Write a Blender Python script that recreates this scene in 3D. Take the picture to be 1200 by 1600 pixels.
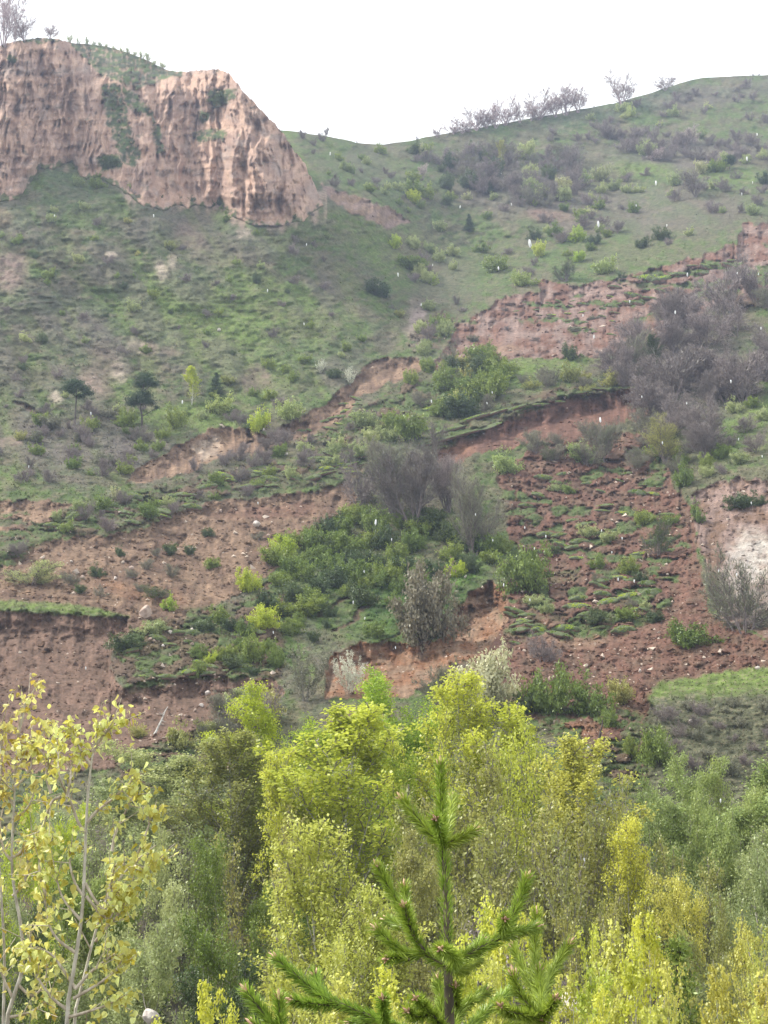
import bpy, math, random
import numpy as np
from mathutils import Vector

for o in list(bpy.data.objects):
    bpy.data.objects.remove(o)
SC = bpy.context.scene
COL = SC.collection
R = math.radians

# ------------------------------------------------------------------ camera
FPX = 2000.0                      # focal length in photo pixels (photo 1200 x 1600)
PITCH = R(12.7)
cam_d = bpy.data.cameras.new('camera')
cam_d.sensor_fit = 'VERTICAL'
cam_d.sensor_height = 24.0
cam_d.lens = 24.0 * FPX / 1600.0
cam_d.clip_start = 0.1
cam_d.clip_end = 6000
cam = bpy.data.objects.new('camera', cam_d)
COL.objects.link(cam)
cam.rotation_euler = (math.pi / 2 + PITCH, 0, 0)
SC.camera = cam
SC.render.resolution_x, SC.render.resolution_y = 768, 1024

# ------------------------------------------------------------------ sky, sun, exposure
SUN_AZ, SUN_EL = R(-78), R(50)    # azimuth measured from +Y towards +X
CLOUD = 1.2
W = bpy.data.worlds.new('World')
SC.world = W
W.use_nodes = True
nt = W.node_tree
nt.nodes.clear()
sky = nt.nodes.new('ShaderNodeTexSky')
sky.sky_type = 'NISHITA'
sky.sun_disc = False
sky.sun_elevation = SUN_EL
sky.sun_rotation = SUN_AZ
sky.dust_density = 4.0
bg1 = nt.nodes.new('ShaderNodeBackground'); bg1.inputs[1].default_value = 0.12
bg2 = nt.nodes.new('ShaderNodeBackground'); bg2.inputs[1].default_value = CLOUD
tc = nt.nodes.new('ShaderNodeTexCoord')
ns = nt.nodes.new('ShaderNodeTexNoise'); ns.inputs['Scale'].default_value = 1.6; ns.inputs['Detail'].default_value = 4
cr = nt.nodes.new('ShaderNodeValToRGB')
cr.color_ramp.elements[0].position = 0.3; cr.color_ramp.elements[0].color = (0.86, 0.91, 0.93, 1)
cr.color_ramp.elements[1].position = 0.7; cr.color_ramp.elements[1].color = (1, 1, 0.985, 1)
mx = nt.nodes.new('ShaderNodeMixShader'); mx.inputs[0].default_value = 0.9
out = nt.nodes.new('ShaderNodeOutputWorld')
L = nt.links.new
L(tc.outputs['Generated'], ns.inputs['Vector']); L(ns.outputs['Fac'], cr.inputs[0]); L(cr.outputs[0], bg2.inputs[0])
L(sky.outputs[0], bg1.inputs[0]); L(bg1.outputs[0], mx.inputs[1]); L(bg2.outputs[0], mx.inputs[2])
L(mx.outputs[0], out.inputs[0])

sun_d = bpy.data.lights.new('sun', 'SUN')
sun_d.energy = 4.6
sun_d.angle = R(9)
sun_d.color = (1.0, 0.95, 0.87)
sun = bpy.data.objects.new('sun', sun_d)
COL.objects.link(sun)
sdir = Vector((math.sin(SUN_AZ) * math.cos(SUN_EL), math.cos(SUN_AZ) * math.cos(SUN_EL), math.sin(SUN_EL)))
sun.rotation_euler = sdir.to_track_quat('Z', 'Y').to_euler()

SC.view_settings.view_transform = 'Standard'
SC.view_settings.look = 'None'
SC.view_settings.exposure = 0.62
SC.view_settings.gamma = 1.0
try:
    SC.cycles.max_bounces = 6
    SC.cycles.diffuse_bounces = 3
    SC.cycles.transmission_bounces = 4
    SC.cycles.volume_bounces = 1
    SC.cycles.use_denoising = True
except Exception:
    pass

# ------------------------------------------------------------------ small helpers
def ray(px, py):
    x = (np.asarray(px, float) - 600.0) / FPX
    v = (800.0 - np.asarray(py, float)) / FPX
    return x, math.cos(PITCH) - v * math.sin(PITCH), math.sin(PITCH) + v * math.cos(PITCH)

def at(px, py, Y):
    """world point seen at photo pixel (px,py) at forward distance Y"""
    x, dy, dz = ray(px, py)
    t = np.asarray(Y, float) / dy
    return np.stack([x * t, dy * t, dz * t], -1)

def _hash(ix, iy, seed):
    h = (ix.astype(np.int64) * 374761393 + iy.astype(np.int64) * 668265263 + seed * 974711) & 0xFFFFFFFF
    h = ((h ^ (h >> 13)) * 1274126177) & 0xFFFFFFFF
    h = ((h ^ (h >> 15)) * 2246822519) & 0xFFFFFFFF
    return (h ^ (h >> 16)) & 0xFFFFFF

def pn(x, y, seed=0):
    ix = np.floor(x); iy = np.floor(y)
    fx = x - ix; fy = y - iy
    ux = fx * fx * fx * (fx * (fx * 6 - 15) + 10); uy = fy * fy * fy * (fy * (fy * 6 - 15) + 10)
    def g(dx, dy):
        a = _hash(ix + dx, iy + dy, seed) / float(0xFFFFFF) * 2 * math.pi
        return np.cos(a) * (fx - dx) + np.sin(a) * (fy - dy)
    a = g(0, 0); b = g(1, 0); c = g(0, 1); d = g(1, 1)
    return ((a + (b - a) * ux) * (1 - uy) + (c + (d - c) * ux) * uy) * 1.5

def fbm(x, y, o=4, seed=0, gain=0.5):
    s = 0; a = 1.0; n = 0
    for k in range(o):
        s = s + a * pn(x * 2 ** k, y * 2 ** k, seed + k * 17); n += a; a *= gain
    return s / n

def ridged(x, y, o=3, seed=0):
    s = 0; a = 1.0; n = 0
    for k in range(o):
        s = s + a * (1 - np.abs(pn(x * 2 ** k, y * 2 ** k, seed + k * 31)) * 2.2); n += a; a *= 0.5
    return s / n

def worley(x, y, seed=0):
    ix = np.floor(x); iy = np.floor(y)
    f1 = np.full(x.shape, 9.0); f2 = np.full(x.shape, 9.0); cid = np.zeros(x.shape, np.int64)
    for dx in (-1, 0, 1):
        for dy in (-1, 0, 1):
            cx = ix + dx; cy = iy + dy
            h = _hash(cx, cy, seed); h2 = _hash(cx, cy, seed + 99)
            qx = cx + 0.1 + 0.8 * h / 0xFFFFFF; qy = cy + 0.1 + 0.8 * h2 / 0xFFFFFF
            d = np.hypot(x - qx, y - qy)
            m = d < f1
            f2 = np.where(m, f1, np.minimum(f2, d)); cid = np.where(m, h, cid); f1 = np.where(m, d, f1)
    return f1, f2, cid / float(0xFFFFFF)

def sstep(a, b, x):
    t = np.clip((x - a) / (b - a), 0, 1)
    return t * t * (3 - 2 * t)

def in_poly(x, y, poly):
    ins = np.zeros(x.shape, bool)
    n = len(poly)
    for i in range(n):
        x0, y0 = poly[i]; x1, y1 = poly[(i + 1) % n]
        if y0 == y1:
            continue
        c = ((y0 > y) != (y1 > y)) & (x < (x1 - x0) * (y - y0) / (y1 - y0) + x0)
        ins ^= c
    return ins

def sdf(x, y, poly):
    """signed distance, positive inside"""
    d = np.full(x.shape, 1e9)
    n = len(poly)
    for i in range(n):
        x0, y0 = poly[i]; x1, y1 = poly[(i + 1) % n]
        ex, ey = x1 - x0, y1 - y0
        t = np.clip(((x - x0) * ex + (y - y0) * ey) / (ex * ex + ey * ey + 1e-9), 0, 1)
        d = np.minimum(d, np.hypot(x - x0 - t * ex, y - y0 - t * ey))
    return np.where(in_poly(x, y, poly), d, -d)

def tps(ctrl):
    c = np.array(ctrl, float)
    p = c[:, :2] / 500.0; v = np.log(c[:, 2])
    def U(r2):
        return 0.5 * r2 * np.log(r2 + 1e-9)
    n = len(p)
    K = U(((p[:, None] - p[None]) ** 2).sum(-1)) + np.eye(n) * 1e-3
    P = np.c_[np.ones(n), p]
    A = np.zeros((n + 3, n + 3)); A[:n, :n] = K; A[:n, n:] = P; A[n:, :n] = P.T
    s = np.linalg.solve(A, np.r_[v, 0, 0, 0])
    def f(x, y):
        x = np.asarray(x, float) / 500.0; y = np.asarray(y, float) / 500.0
        r = s[n] + s[n + 1] * x + s[n + 2] * y
        for i in range(n):
            r = r + s[i] * U((x - p[i, 0]) ** 2 + (y - p[i, 1]) ** 2)
        return r
    return f

def mk_mesh(name, V, faces, mats, attrs=None, colors=None, smooth=False):
    """faces: list of (array (m,k), material index)"""
    me = bpy.data.meshes.new(name)
    V = np.asarray(V, np.float32)
    me.vertices.add(len(V)); me.vertices.foreach_set('co', V.ravel())
    tot = sum(f.size for f, _ in faces); npoly = sum(len(f) for f, _ in faces)
    me.loops.add(tot); me.polygons.add(npoly)
    me.loops.foreach_set('vertex_index', np.concatenate([f.ravel() for f, _ in faces]).astype(np.int32))
    starts = []; s = 0; mi = []
    for f, m in faces:
        starts.append(s + np.arange(len(f)) * f.shape[1]); s += f.size; mi.append(np.full(len(f), m))
    me.polygons.foreach_set('loop_start', np.concatenate(starts).astype(np.int32))
    me.polygons.foreach_set('material_index', np.concatenate(mi).astype(np.int32))
    me.update(calc_edges=True)
    me.polygons.foreach_set('use_smooth', np.full(npoly, smooth))
    for m in mats:
        me.materials.append(m)
    for k, a in (attrs or {}).items():
        at_ = me.attributes.new(k, 'FLOAT', 'POINT'); at_.data.foreach_set('value', np.asarray(a, np.float32).ravel())
    for k, a in (colors or {}).items():
        at_ = me.attributes.new(k, 'FLOAT_COLOR', 'POINT')
        at_.data.foreach_set('color', np.c_[a, np.ones(len(a))].astype(np.float32).ravel())
    return me

def link(name, data, parent=None, label=None, cat=None, group=None, kind=None, loc=None, rz=None, sc=None):
    o = bpy.data.objects.new(name, data)
    COL.objects.link(o)
    if parent is not None: o.parent = parent
    if label: o['label'] = label
    if cat: o['category'] = cat
    if group: o['group'] = group
    if kind: o['kind'] = kind
    if loc is not None: o.location = [float(v) for v in loc]
    if rz is not None: o.rotation_euler = (0, 0, float(rz))
    if sc is not None: o.scale = [float(v) for v in sc]
    return o

# ------------------------------------------------------------------ materials
def new_mat(name):
    m = bpy.data.materials.new(name); m.use_nodes = True
    m.node_tree.nodes.clear()
    return m, m.node_tree.nodes, m.node_tree.links.new

def ground_mat(name, bump=0.6, scale=1.0, fine=1.0):
    m, N, K = new_mat(name)
    o = N.new('ShaderNodeOutputMaterial'); b = N.new('ShaderNodeBsdfPrincipled')
    b.inputs['Roughness'].default_value = 0.95
    b.inputs['Specular IOR Level'].default_value = 0.15
    at_ = N.new('ShaderNodeAttribute'); at_.attribute_name = 'col'
    so = N.new('ShaderNodeAttribute'); so.attribute_name = 'soil'
    t = N.new('ShaderNodeTexCoord')
    n1 = N.new('ShaderNodeTexNoise'); n1.inputs['Scale'].default_value = 0.9 * scale; n1.inputs['Detail'].default_value = 7; n1.inputs['Roughness'].default_value = 0.7
    n2 = N.new('ShaderNodeTexNoise'); n2.inputs['Scale'].default_value = 4.5 * scale; n2.inputs['Detail'].default_value = 3
    K(t.outputs['Object'], n1.inputs['Vector']); K(t.outputs['Object'], n2.inputs['Vector'])
    r1 = N.new('ShaderNodeMapRange'); r1.inputs['From Min'].default_value = 0.3; r1.inputs['From Max'].default_value = 0.7
    r1.inputs['To Min'].default_value = 1 - 0.38 * fine; r1.inputs['To Max'].default_value = 1 + 0.42 * fine
    K(n1.outputs['Fac'], r1.inputs['Value'])
    r2 = N.new('ShaderNodeMapRange'); r2.inputs['From Min'].default_value = 0.3; r2.inputs['From Max'].default_value = 0.7
    r2.inputs['To Min'].default_value = 1 - 0.25 * fine; r2.inputs['To Max'].default_value = 1 + 0.25 * fine
    K(n2.outputs['Fac'], r2.inputs['Value'])
    mu = N.new('ShaderNodeMath'); mu.operation = 'MULTIPLY'; K(r1.outputs[0], mu.inputs[0]); K(r2.outputs[0], mu.inputs[1])
    vm = N.new('ShaderNodeVectorMath'); vm.operation = 'SCALE'; K(at_.outputs['Color'], vm.inputs[0]); K(mu.outputs[0], vm.inputs['Scale'])
    K(vm.outputs[0], b.inputs['Base Color'])
    ad = N.new('ShaderNodeMath'); ad.operation = 'ADD'; K(n1.outputs['Fac'], ad.inputs[0])
    m2 = N.new('ShaderNodeMath'); m2.operation = 'MULTIPLY'; m2.inputs[1].default_value = 0.35; K(n2.outputs['Fac'], m2.inputs[0]); K(m2.outputs[0], ad.inputs[1])
    bp = N.new('ShaderNodeBump'); bp.inputs['Strength'].default_value = bump; bp.inputs['Distance'].default_value = 0.55
    K(ad.outputs[0], bp.inputs['Height']); K(bp.outputs[0], b.inputs['Normal'])
    K(b.outputs[0], o.inputs[0])
    return m

def leaf_mat(name, dark, light, trans=0.4, vary=0.25):
    m, N, K = new_mat(name)
    o = N.new('ShaderNodeOutputMaterial')
    a = N.new('ShaderNodeAttribute'); a.attribute_name = 'tint'
    mix = N.new('ShaderNodeMix'); mix.data_type = 'RGBA'
    mix.inputs[6].default_value = (*dark, 1); mix.inputs[7].default_value = (*light, 1)
    K(a.outputs['Fac'], mix.inputs[0])
    oi = N.new('ShaderNodeObjectInfo')
    mr = N.new('ShaderNodeMapRange'); mr.inputs['To Min'].default_value = 1 - vary; mr.inputs['To Max'].default_value = 1 + vary
    K(oi.outputs['Random'], mr.inputs['Value'])
    hs = N.new('ShaderNodeHueSaturation'); K(mix.outputs[2], hs.inputs['Color']); K(mr.outputs[0], hs.inputs['Value'])
    mh = N.new('ShaderNodeMapRange'); mh.inputs['To Min'].default_value = 0.515; mh.inputs['To Max'].default_value = 0.485
    K(oi.outputs['Random'], mh.inputs['Value']); K(mh.outputs[0], hs.inputs['Hue'])
    d = N.new('ShaderNodeBsdfDiffuse'); tr = N.new('ShaderNodeBsdfTranslucent')
    K(hs.outputs[0], d.inputs[0]); K(hs.outputs[0], tr.inputs[0])
    gl = N.new('ShaderNodeBsdfGlossy'); gl.inputs['Roughness'].default_value = 0.45; gl.inputs[0].default_value = (0.8, 0.85, 0.8, 1)
    ms = N.new('ShaderNodeMixShader'); ms.inputs[0].default_value = trans
    K(d.outputs[0], ms.inputs[1]); K(tr.outputs[0], ms.inputs[2])
    m3 = N.new('ShaderNodeMixShader'); m3.inputs[0].default_value = 0.04
    K(ms.outputs[0], m3.inputs[1]); K(gl.outputs[0], m3.inputs[2])
    K(m3.outputs[0], o.inputs[0])
    return m

def bark_mat(name, c1, c2, scale=8.0):
    m, N, K = new_mat(name)
    o = N.new('ShaderNodeOutputMaterial'); b = N.new('ShaderNodeBsdfPrincipled'); b.inputs['Roughness'].default_value = 0.9
    t = N.new('ShaderNodeTexCoord'); mp = N.new('ShaderNodeMapping'); mp.inputs['Scale'].default_value = (1, 1, 0.4)
    n = N.new('ShaderNodeTexNoise'); n.inputs['Scale'].default_value = scale; n.inputs['Detail'].default_value = 4
    K(t.outputs['Object'], mp.inputs[0]); K(mp.outputs[0], n.inputs['Vector'])
    r = N.new('ShaderNodeValToRGB'); r.color_ramp.elements[0].position = 0.35; r.color_ramp.elements[1].position = 0.65
    r.color_ramp.elements[0].color = (*c1, 1); r.color_ramp.elements[1].color = (*c2, 1)
    K(n.outputs['Fac'], r.inputs[0]); K(r.outputs[0], b.inputs['Base Color'])
    bp = N.new('ShaderNodeBump'); bp.inputs['Strength'].default_value = 0.4; K(n.outputs['Fac'], bp.inputs['Height']); K(bp.outputs[0], b.inputs['Normal'])
    K(b.outputs[0], o.inputs[0])
    return m

M_GROUND = ground_mat('ground_soil_and_grass')
M_CLIFF = ground_mat('cliff_rock', bump=0.8, scale=0.7, fine=0.55)
M_TUFT = leaf_mat('tuft_unused', (0.05, 0.08, 0.03), (0.1, 0.15, 0.05))
def attr_mat(name, trans=0.25):
    m, N, K = new_mat(name)
    o = N.new('ShaderNodeOutputMaterial'); a = N.new('ShaderNodeAttribute'); a.attribute_name = 'col'
    d = N.new('ShaderNodeBsdfDiffuse'); tr = N.new('ShaderNodeBsdfTranslucent'); ms = N.new('ShaderNodeMixShader'); ms.inputs[0].default_value = trans
    K(a.outputs['Color'], d.inputs[0]); K(a.outputs['Color'], tr.inputs[0]); K(d.outputs[0], ms.inputs[1]); K(tr.outputs[0], ms.inputs[2]); K(ms.outputs[0], o.inputs[0])
    return m
M_TUFT = attr_mat('grass_blades', 0.3)
M_STONE = attr_mat('rubble_stone', 0.0)
M_BARK_GREY = bark_mat('bark_grey', (0.14, 0.12, 0.105), (0.32, 0.29, 0.26))
M_BARK_DARK = bark_mat('bark_dark', (0.03, 0.025, 0.02), (0.08, 0.06, 0.05))
M_BARK_PALE = bark_mat('bark_pale', (0.28, 0.26, 0.23), (0.62, 0.60, 0.55), 14)
M_BARK_PURPLE = bark_mat('bark_purple_brown', (0.11, 0.085, 0.08), (0.20, 0.165, 0.155))
M_BARK_RIDGE = bark_mat('bark_ridge', (0.20, 0.15, 0.15), (0.34, 0.27, 0.27))

# ------------------------------------------------------------------ the hillside
CTRL = []
for x in (-100, 250, 600, 950, 1300):
    CTRL += [(x, 1340, 77), (x, 1250, 84), (x, 1150, 93)]
CTRL += [(-100, 1050, 106), (250, 1050, 108), (600, 1040, 112), (950, 1050, 108), (1300, 1050, 98),
         (-100, 950, 120), (150, 945, 122), (400, 930, 132), (650, 930, 134), (900, 930, 130), (1150, 930, 120), (1300, 930, 112),
         (-100, 800, 146), (200, 800, 152), (450, 800, 156), (700, 800, 157), (950, 800, 155), (1150, 780, 146), (1300, 780, 138),
         (-100, 650, 176), (150, 650, 184), (400, 650, 192), (600, 650, 192), (850, 640, 188), (1100, 640, 182), (1300, 640, 172),
         (-100, 500, 200), (150, 500, 212), (350, 500, 220), (550, 500, 232), (660, 500, 246), (780, 490, 238), (1000, 490, 226), (1200, 480, 212), (1350, 480, 205),
         (-100, 380, 218), (150, 380, 228), (350, 380, 240), (500, 380, 252), (650, 400, 284), (760, 400, 292), (900, 400, 276), (1050, 390, 262), (1200, 350, 268), (1350, 340, 262),
         (-100, 290, 236), (200, 300, 244), (400, 330, 250), (505, 318, 264), (600, 310, 298), (800, 310, 318), (1000, 300, 322), (1300, 280, 318),
         (300, 240, 300), (440, 205, 322), (560, 224, 340), (650, 250, 340), (800, 240, 356), (1000, 210, 368), (1300, 190, 372),
         (600, 226, 350), (800, 190, 380), (1000, 150, 398), (1300, 115, 410)]
fB = tps(CTRL)
SKY = [(-600, 250), (300, 235), (400, 205), (440, 203), (500, 211), (560, 223), (600, 226), (640, 220), (700, 208), (800, 190),
       (900, 172), (960, 161), (1000, 150), (1060, 131), (1100, 121), (1200, 117), (1300, 119), (1900, 135)]
def sky_row(px):
    r = np.interp(px, [a for a, _ in SKY], [b for _, b in SKY])
    return r + 1.6 * fbm(px / 26.0, px * 0 + 3.3, 3, 5)

core = np.arange(-60, 1261, 2.0)
mg = np.cumsum(np.linspace(4, 60, 26))
PX = np.concatenate([(-60 - mg)[::-1], core, 1260 + mg])
PY = np.arange(1340, 108, -2.0)
X, Yp = np.meshgrid(PX, PY)            # rows run upwards in the picture
nr, nc = X.shape
sk = sky_row(PX)
clamped = Yp < sk[None, :]
Yr = np.maximum(Yp, sk[None, :])
Xc = np.clip(X, -110, 1310)
lnY = fB(Xc, Yr)

wx = fbm(X / 45, Yr / 30, 3, 11) * 16 + fbm(X / 9, Yr / 7, 2, 12) * 5
wy = fbm(X / 45, Yr / 30, 3, 21) * 10 + fbm(X / 9, Yr / 7, 2, 22) * 4
Xw, Yw = X + wx, Yr + wy

def blob(cx, cy, rx, ry, rot=0):
    a = R(rot); dx = Xw - cx; dy = Yw - cy
    u = (dx * math.cos(a) + dy * math.sin(a)) / rx; v = (-dx * math.sin(a) + dy * math.cos(a)) / ry
    return 1 - sstep(0.45, 1.15, np.hypot(u, v))

GREEN = np.array((0.070, 0.102, 0.031)); BRIGHT = np.array((0.118, 0.162, 0.040)); OLIVE = np.array((0.090, 0.087, 0.050))
DRY = np.array((0.135, 0.115, 0.075)); PURPLE = np.array((0.105, 0.085, 0.082)); DKGREEN = np.array((0.045, 0.085, 0.02))
TAN = np.array((0.205, 0.136, 0.090)); RED = np.array((0.120, 0.064, 0.046)); BROWN = np.array((0.115, 0.073, 0.051))
PALE = np.array((0.38, 0.31, 0.24)); ORANGE = np.array((0.19, 0.098, 0.055)); GREY = np.array((0.24, 0.215, 0.195)); PINK = np.array((0.215, 0.150, 0.125))

n_big = fbm(X / 70, Yr / 38, 4, 31)
n_mid = fbm(X / 16, Yr / 8, 4, 32)
n_fin = fbm(X / 6, Yr / 3.2, 2, 33)
col = OLIVE + (GREEN - OLIVE) * sstep(-0.25, 0.3, n_big + 0.6 * n_mid)[..., None]
col = col + (DRY - col) * (0.75 * sstep(0.05, 0.5, fbm(X / 40, Yr / 14, 4, 41) + 0.4 * n_fin))[..., None]

def tint(mask, c, k=1.0):
    global col
    col = col + (np.asarray(c) - col) * np.clip(mask * k, 0, 1)[..., None]

brk = sstep(-0.5, 0.35, n_mid)      # broken edges
for (cx, cy, rx, ry, rot, c, k) in [
    (330, 520, 190, 70, 28, BRIGHT, .75), (420, 470, 150, 50, 20, BRIGHT, .5), (300, 650, 110, 26, 0, BRIGHT, .8), (600, 370, 130, 60, 35, BRIGHT, .45),
    (720, 420, 110, 40, -10, GREEN, .6), (560, 260, 110, 35, 15, GREEN, .7), (850, 575, 110, 22, -6, BRIGHT, .7), (640, 640, 90, 26, -10, BRIGHT, .5),
    (660, 940, 130, 65, -15, DKGREEN, .9), (520, 920, 150, 80, 0, DKGREEN, .8), (720, 895, 70, 25, -20, (0.085, 0.145, 0.03), .8), (600, 985, 90, 22, 0, (0.07, 0.115, 0.025), .7),
    (380, 1020, 90, 40, 0, DKGREEN, .6), (1150, 1065, 130, 24, -4, BRIGHT, .9), (1120, 660, 90, 30, -30, GREEN, .6), (1180, 650, 60, 18, -30, BRIGHT, .7), (1150, 700, 80, 20, -15, BRIGHT, .5),
    (320, 370, 170, 45, 8, PURPLE, .6), (330, 390, 110, 30, 8, DRY, .5), (90, 500, 120, 60, 20, PURPLE, .6), (110, 690, 150, 45, 5, PURPLE, .6), (230, 710, 90, 30, 0, PURPLE, .5),
    (120, 300, 90, 60, 30, (0.06, 0.085, 0.045), .5), (1000, 330, 250, 50, 0, PURPLE, .55), (940, 400, 180, 28, -5, GREEN, .5), (800, 290, 140, 50, 0, PURPLE, .6), (1080, 240, 170, 26, 0, PURPLE, .7),
    (950, 170, 160, 22, -14, (0.07, 0.095, 0.055), .6), (1110, 150, 120, 22, -8, PURPLE, .6), (740, 225, 90, 12, -8, (0.085, 0.08, 0.05), .6), (1120, 275, 110, 12, 2, BRIGHT, .5), (1000, 262, 70, 12, 0, BRIGHT, .45),
    (860, 338, 50, 12, 5, (0.2, 0.12, 0.1), .6), (690, 450, 60, 60, 20, PURPLE, .4), (450, 340, 70, 24, 30, GREEN, .6), (20, 620, 60, 70, 0, OLIVE, .5), (480, 560, 120, 40, 0, (0.075, 0.105, 0.045), .5),
    (1090, 560, 110, 110, -35, PURPLE, .8), (980, 590, 60, 40, 0, PURPLE, .5), (640, 740, 90, 70, 0, PURPLE, .6), (1110, 1150, 120, 60, 20, (0.085, 0.085, 0.06), .9), (1180, 1190, 90, 60, 0, (0.1, 0.09, 0.075), .8),
]:
    tint(blob(cx, cy, rx, ry, rot) * (0.45 + 0.55 * brk), c, k)

spur = ridged((X * .8 - Yr * .6) / 75, (X * .6 + Yr * .8) / 240, 2, 72)
tint(sstep(.45, .15, spur) * sstep(700, 500, X) * (.5 + .5 * brk), PURPLE * 1.05, .45)
tint(sstep(.6, .85, spur) * sstep(700, 500, X) * (.5 + .5 * brk), BRIGHT, .4)
# low woody scrub flecks the grass: its own darker colour
fl_ = sstep(.18, .42, fbm(X / 9, Yr / 4.2, 3, 45)) * sstep(-.35, .25, fbm(X / 80, Yr / 50, 2, 46))
tint(fl_, (0.062, 0.062, 0.042), .6)
fl2_ = sstep(.2, .5, fbm(X / 7, Yr / 4, 3, 47)); tint(fl2_, (0.16, 0.15, 0.085), .4)
# --- slide scars: polygon, soil colour, second colour, softness, lip depth, roughness
SCARS = [
    ('mid', [(190, 756), (228, 724), (262, 706), (298, 688), (318, 669), (370, 666), (418, 680), (450, 660), (500, 638), (545, 598), (572, 570), (600, 558), (652, 558), (664, 576), (640, 588), (600, 604), (560, 622), (540, 652), (500, 690), (455, 690), (410, 706), (340, 716), (300, 738), (240, 752)], TAN, BROWN, 1.3, .45),
    ('upper', [(676, 575), (695, 545), (716, 508), (745, 488), (790, 462), (840, 458), (842, 436), (900, 446), (960, 434), (1010, 422), (1060, 408), (1110, 396), (1148, 380), (1160, 352), (1210, 346), (1400, 340), (1400, 470), (1200, 470), (1130, 470), (1070, 500), (1000, 545), (930, 556), (860, 562), (800, 560), (740, 560)], RED * 1.12, PINK * .9, 1.3, .8),
    ('right_mid', [(680, 722), (684, 700), (740, 674), (800, 650), (830, 634), (900, 618), (960, 608), (1030, 606), (1040, 640), (1000, 656), (950, 664), (930, 684), (880, 692), (830, 690), (790, 700), (740, 712), (700, 728)], RED * 1.25, RED * .85, 1.5, .3),
    ('rubble', [(770, 745), (830, 700), (900, 690), (960, 672), (1040, 690), (1050, 760), (1084, 800), (1092, 880), (1110, 960), (1190, 1000), (1400, 1010), (1400, 1040), (1200, 1042), (1110, 1055), (1020, 1070), (1012, 1110), (1000, 1150), (930, 1160), (850, 1130), (780, 1100), (690, 1050), (690, 1000), (730, 930), (790, 910), (830, 880), (790, 830), (800, 790)], RED, BROWN, .4, 1.0),
    ('centre', [(506, 1045), (520, 1022), (560, 1003), (600, 1004), (640, 1008), (688, 1000), (712, 948), (740, 920), (765, 908), (800, 922), (790, 970), (765, 1020), (700, 1045), (640, 1090), (510, 1090)], ORANGE * .95, TAN * .95, 1.6, .25),
    ('left', [(-400, 900), (0, 872), (50, 850), (120, 838), (200, 832), (270, 806), (330, 782), (400, 778), (500, 764), (548, 748), (560, 790), (510, 818), (460, 860), (425, 895), (380, 925), (320, 955), (250, 970), (220, 990), (190, 966), (100, 950), (-400, 940)], TAN * .85, BROWN, .8, .75),
    ('far_left', [(-400, 770), (0, 784), (50, 780), (110, 788), (90, 806), (50, 830), (10, 850), (-400, 860)], TAN, BROWN, .8, .8),
    ('ledge', [(-400, 952), (0, 953), (60, 957), (120, 960), (200, 964), (205, 990), (180, 1015), (170, 1040), (190, 1075), (250, 1058), (340, 1056), (430, 1062), (450, 1085), (400, 1105), (330, 1130), (260, 1160), (180, 1200), (-400, 1230)], (0.15, 0.095, 0.07), (0.115, 0.075, 0.055), 1.4, .3),
    ('right_edge', [(1078, 775), (1105, 756), (1150, 748), (1200, 749), (1400, 740), (1400, 1010), (1200, 1000), (1125, 965), (1105, 900), (1086, 830)], PINK * .9, BROWN * 1.2, 1.0, .5),
    ('gully', [(500, 288), (555, 306), (615, 326), (640, 352), (606, 356), (560, 338), (520, 318)], PINK, TAN, .8, .8),
]
soil = np.zeros_like(X); rub = np.zeros_like(X); dl = np.zeros_like(X)
edge_n = fbm(X / 13, Yr / 9, 3, 51)
sX = X + fbm(X / 30, Yr / 22, 2, 53) * 7; sY = Yr + fbm(X / 22, Yr / 30, 3, 54) * 8
for i, (nm, poly, c1, c2, lip, rough) in enumerate(SCARS):
    d = sdf(sX, sY, poly) + edge_n * 5
    m = sstep(-0.8, 0.8, d)
    inside = d > 0
    # distance below the upper rim, walking down each column
    t = np.zeros_like(X)
    for r in range(nr - 2, -1, -1):
        t[r] = np.where(inside[r], t[r + 1] + 2.0, 0)
    tb = np.zeros_like(X)
    for r in range(1, nr):
        tb[r] = np.where(inside[r], tb[r - 1] + 2.0, 0)
    h = t + tb
    face = np.minimum(t, 22 * lip) * 0.00064 * lip * (.75 + .35 * sstep(-.3, .3, fbm((X + wx) / 40, (Yr + wy) / 60 + i, 3, 58)))
    fade = sstep(0, 1, tb / (h * 0.6 + 1e-6))
    dl += m * (sstep(0, 5, t) * 0.0050 * min(lip, 1.2) * (.35 + .65 * sstep(-.3, .3, fbm((X + wx) / 22, (Yr + wy) / 26 + i, 3, 57))) + face) * fade
    cn = sstep(-0.25, 0.3, fbm(X / 24, Yr / 16, 4, 60 + i))
    vert = sstep(-0.2, 0.5, fbm(X / 5, Yr / 30, 3, 80 + i))
    c1 = np.array(c1); c2 = np.array(c2); c = c1 + (c2 - c1) * cn[..., None]
    c = c * (0.86 + 0.28 * vert[..., None])
    tint(m, (0, 0, 0), 0)
    col = col + (c - col) * m[..., None]
    soil = np.maximum(soil, m); rub = np.maximum(rub, m * rough)
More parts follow.
